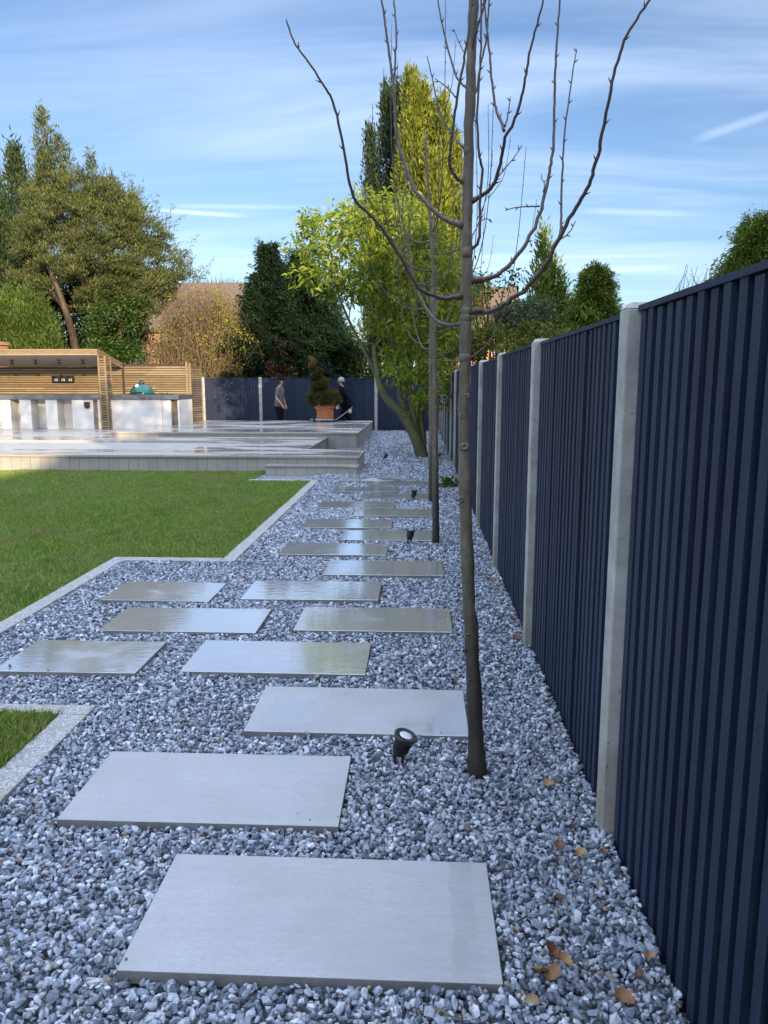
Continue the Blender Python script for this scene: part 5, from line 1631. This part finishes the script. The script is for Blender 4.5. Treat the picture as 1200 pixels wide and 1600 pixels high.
def person(loc, rz, label, arms, lean, mats, head_dir=0.0, headgear='cap', shirt_long=False, gloves=False, legs=None):
    """faces local +X; arms: for each side (elbow, wrist) offsets from the shoulder"""
    e = empty('person', loc, label, 'person', rz=rz)
    J, E = {}, []
    def add(k, p, r, prev=None, ry=None):
        J[k] = (*p, r) if ry is None else (*p, r, ry)
        if prev: E.append((prev, k))
    lx = lean  # forward offset at the shoulders
    hip_z = .90
    add('pelvis', (0, 0, hip_z), .105, None, .13)
    add('belly', (lx * .35, 0, 1.05), .105, 'pelvis', .13)
    add('chest', (lx * .8, 0, 1.27), .12, 'belly', .16)
    add('upper', (lx, 0, 1.40), .085, 'chest', .13)
    add('neck', (lx * 1.15 + .01, 0, 1.49), .052, 'upper')
    hc, hs = math.cos(head_dir), math.sin(head_dir)
    add('jaw', (lx * 1.25 + .04, 0, 1.555), .062, 'neck', .058)
    add('face', (lx * 1.3 + .045, 0, 1.62), .088, 'jaw', .075)
    add('skull', (lx * 1.3 + .02, 0, 1.68), .090, 'face', .076)
    add('crown', (lx * 1.3 + .01, 0, 1.735), .05, 'skull')
    hands = []
    for s, side in ((1, 'l'), (-1, 'r')):
        sh = Vector((lx, s * .19, 1.39))
        add('shoulder' + side, sh, .062, 'upper')
        eo, wo = arms[0 if s == 1 else 1]
        el, wr = sh + Vector(eo), sh + Vector(wo)
        add('elbow' + side, el, .042, 'shoulder' + side)
        add('forearm' + side, el.lerp(wr, .35), .042, 'elbow' + side)
        add('wrist' + side, wr, .027, 'forearm' + side)
        d = (wr - el).normalized()
        pl = wr + d * .06
        add('palm' + side, pl, .036, 'wrist' + side, .022)
        nrm = Vector((0, 1, 0)) if abs(d.y) < .8 else Vector((1, 0, 0))
        sp = d.cross(nrm).normalized()
        for fi, (off, L) in enumerate(((-.030, .070), (-.010, .080), (.011, .076), (.030, .060))):
            b = pl + d * .035 + sp * off
            add(f'knuckle{fi}{side}', b, .010, 'palm' + side)
            c = b + d * L * .5 + nrm * (-s) * .010
            add(f'finger{fi}{side}', c, .009, f'knuckle{fi}{side}')
            add(f'tip{fi}{side}', c + d * L * .3 + nrm * (-s) * .028, .007, f'finger{fi}{side}')
        tb = pl - sp * .036 - d * .005
        add('thumbroot' + side, tb, .012, 'palm' + side)
        add('thumb' + side, tb + d * .035 - sp * .018, .010, 'thumbroot' + side)
        add('thumbtip' + side, tb + d * .060 - sp * .016 + nrm * (-s) * .012, .008, 'thumb' + side)
        hands.append((wr, pl, d))
        kx, fx = (legs or ((.02, -.01), (.06, .03)))[0 if s == 1 else 1]
        add('hip' + side, (0, s * .095, hip_z - .07), .088, 'pelvis')
        add('knee' + side, (kx, s * .10, .48), .058, 'hip' + side)
        add('calf' + side, (kx * .6 + fx * .4 - .02, s * .10, .34), .055, 'knee' + side)
        add('ankle' + side, (fx, s * .105, .09), .036, 'calf' + side)
        add('foot' + side, (fx + .10, s * .115, .045), .038, 'ankle' + side)
        add('toe' + side, (fx + .19, s * .12, .035), .028, 'foot' + side)
    skin('body', J, E, MT['skin'], e)
    hx, hz = lx * 1.3 + .035, 1.625
    # face details
    f = MB()
    f.tube([(hx + .072, 0, hz + .02), (hx + .092, 0, hz - .015), (hx + .070, 0, hz - .022)], [.009, .015, .010], 8)
    f.build('nose', MT['skin'], e, smooth=True)
    for s in (1, -1):
        f = MB()
        f.tube([(hx - .005, s * .070, hz + .02), (hx - .012, s * .085, hz + .005), (hx - .005, s * .074, hz - .028)], [.010, .014, .008], 6)
        f.build('ear', MT['skin'], e, smooth=True)
    for s in (1, -1):
        f = MB()
        f.lathe([(.002, -.010), (.011, -.006), (.013, 0), (.011, .006), (.002, .010)], 10, loc=(hx + .066, s * .031, hz + .02))
        f.build('eye', MT['hair'], e, smooth=True)
    f = MB().tube([(hx + .070, -.022, hz - .045), (hx + .079, 0, hz - .047), (hx + .070, .022, hz - .045)], .005, 6)
    f.build('mouth', MT['terracotta'], e)
    # clothes follow the same joints, a little larger
    def rings(m, rr, n=20):
        ang = np.arange(n) * 2 * math.pi / n
        v = np.concatenate([np.stack([cx + rx * np.cos(ang), cy + ry * np.sin(ang), np.full(n, z)], 1) for (cx, cy, z, rx, ry) in rr])
        v += rng.normal(size=v.shape) * .0012
        i0 = (np.arange(len(rr) - 1)[:, None] * n + np.arange(n)[None, :]).ravel()
        i1 = (np.arange(len(rr) - 1)[:, None] * n + (np.arange(n)[None, :] + 1) % n).ravel()
        b0 = m.n
        m.add(v, np.stack([i0, i1, i1 + n, i0 + n], 1))
        m.F.append(np.array([list(range(n))[::-1]]) + b0)
        m.F.append(np.array([list(range((len(rr) - 1) * n, len(rr) * n))]) + b0)
    def sx(z): return lx * min(1.15, max(0, (z - .86) / .54))
    g = .018 if shirt_long else .012
    t = MB()
    rings(t, [(sx(z), 0, z, rx + g, ry + g) for z, rx, ry in ((.83, .140, .188), (.92, .138, .184), (1.02, .128, .176), (1.12, .128, .178), (1.24, .138, .190), (1.33, .134, .198), (1.40, .112, .180), (1.445, .085, .130), (1.48, .066, .075), (1.50, .060, .064))])
    for side, s in (('l', 1), ('r', -1)):
        a_, b_, w_ = (Vector(J[k + side][:3]) for k in ('shoulder', 'elbow', 'wrist'))
        inn = Vector((lx, s * .10, 1.365))
        if shirt_long:
            P_ = smooth_path([inn, a_ + Vector((0, s * .01, .005)), a_.lerp(b_, .5), b_, b_.lerp(w_, .5), w_], 4)
            t.tube(P_, np.interp(np.linspace(0, 5, len(P_)), range(6), [.085, .078, .062, .054, .048, .040]), 14)
        else:
            P_ = smooth_path([inn, a_ + Vector((0, s * .004, .005)), a_.lerp(b_, .4), a_.lerp(b_, .74)], 4)
            t.tube(P_, np.interp(np.linspace(0, 3, len(P_)), range(4), [.085, .078, .068, .066]), 14)
    t.build('jacket' if shirt_long else 't_shirt', MT[mats[0]], e, smooth=True)
    t = MB()
    rings(t, [(0, 0, z, rx, ry) for z, rx, ry in ((.74, .100, .16), (.80, .128, .182), (.87, .130, .180), (.94, .122, .168), (.97, .115, .16))])
    for side, s in (('l', 1), ('r', -1)):
        P_ = smooth_path([Vector((0, s * .085, .86))] + [Vector(J[k + side][:3]) for k in ('hip', 'knee', 'calf', 'ankle')], 5)
        t.tube(P_, np.interp(np.linspace(0, 4, len(P_)), range(5), [.098, .100, .078, .074, .066]), 16)
    t.build('trousers', MT[mats[1]], e, smooth=True)
    for s in 'lr':
        B_ = {k: tuple(J[k + s][:3]) + (J[k + s][3] + .013,) for k in ('ankle', 'foot', 'toe')}
        skin('boot', B_, [('ankle', 'foot'), ('foot', 'toe')], MT['boots'], e, root='ankle')
    if headgear == 'cap':
        c = MB().lathe([(.098, 0), (.104, .015), (.102, .045), (.088, .08), (.055, .103), (.005, .110)], 20)
        c.add([(.07, -.075, .008), (.07, .075, .008), (.165, .05, -.008), (.18, 0, -.006), (.165, -.05, -.008), (.07, -.075, .018), (.07, .075, .018), (.165, .05, .002), (.18, 0, .004), (.165, -.05, .002)],
              [(0, 1, 6, 5)]).add(np.zeros((0, 3)), np.zeros((0, 3), int))
        b = c.n - 10
        c.F.append(np.array([(0, 4, 3, 2), ]) + b); c.F.append(np.array([(0, 2, 1)]) + b)
        c.F.append(np.array([(5, 7, 8, 9)]) + b); c.F.append(np.array([(5, 6, 7)]) + b)
        c.F.append(np.array([(1, 2, 7, 6), (2, 3, 8, 7), (3, 4, 9, 8), (4, 0, 5, 9)]) + b)
        c.build('cap', MT['trousers'], e, smooth=True, loc=(hx - .012, 0, 1.665))
        h = MB().lathe([(.070, -.09), (.086, -.06), (.094, 0), (.085, .02)], 18, loc=(hx - .028, 0, 1.665))
        h.build('hair', MT['hair'], e, smooth=True)
    else:
        MB().lathe([(.095, -.025), (.107, -.02), (.110, .012), (.103, .02), (.106, .028), (.100, .06), (.078, .095), (.045, .113), (.004, .12)], 24).build('beanie', MT['beanie'], e, smooth=True, loc=(hx - .020, 0, 1.650))
    if gloves:
        for s in 'lr':
            G = {k: tuple(J[k + s][:3]) + tuple(r + .007 for r in J[k + s][3:]) for k in J and [q[:-1] for q in J if q.endswith(s) and (q.startswith(('wrist', 'palm', 'knuckle', 'finger', 'tip', 'thumb')))]}
            Eg = [(a[:-1], b[:-1]) for a, b in E if a[-1] == s and b[-1] == s and a[:-1] in G and b[:-1] in G]
            skin('glove', G, Eg, MT['glove'], e, root='wrist')
    return e
p = at(437, 640, 24.85)
person((p.x - .02, 24.85, 0), R(-8), 'man in a grey t-shirt and black cap, watching from left of the potted topiary', (((.02, .06, -.29), (.10, .02, -.50)), ((-.04, -.05, -.29), (.12, -.03, -.49))), .045, ('tee', 'trousers'))
p = at(536, 640, 24.75)
hw = hand_w - Vector((p.x + .08, 24.75, 0))
# this man faces left (-X) and leans over the trolley handle
L_ = Vector((-hw.x, -hw.y, hw.z))            # hand in his own axes (turned by 180 degrees)
sh = Vector((.09, .19, 1.39))
wr = L_ - sh + Vector((-.02, 0, .06))
el = wr * .52 + Vector((-.12, .05, -.02))
person((p.x + .08, 24.75, 0), R(180), 'man in dark jacket and grey beanie pulling the trolley handle, right of the topiary', ((tuple(el), tuple(wr)), ((.02, -.06, -.29), (.14, -.02, -.50))), .09, ('jacket', 'trousers'),
       headgear='beanie', shirt_long=True, gloves=True, legs=((.10, .10), (-.08, -.18)))
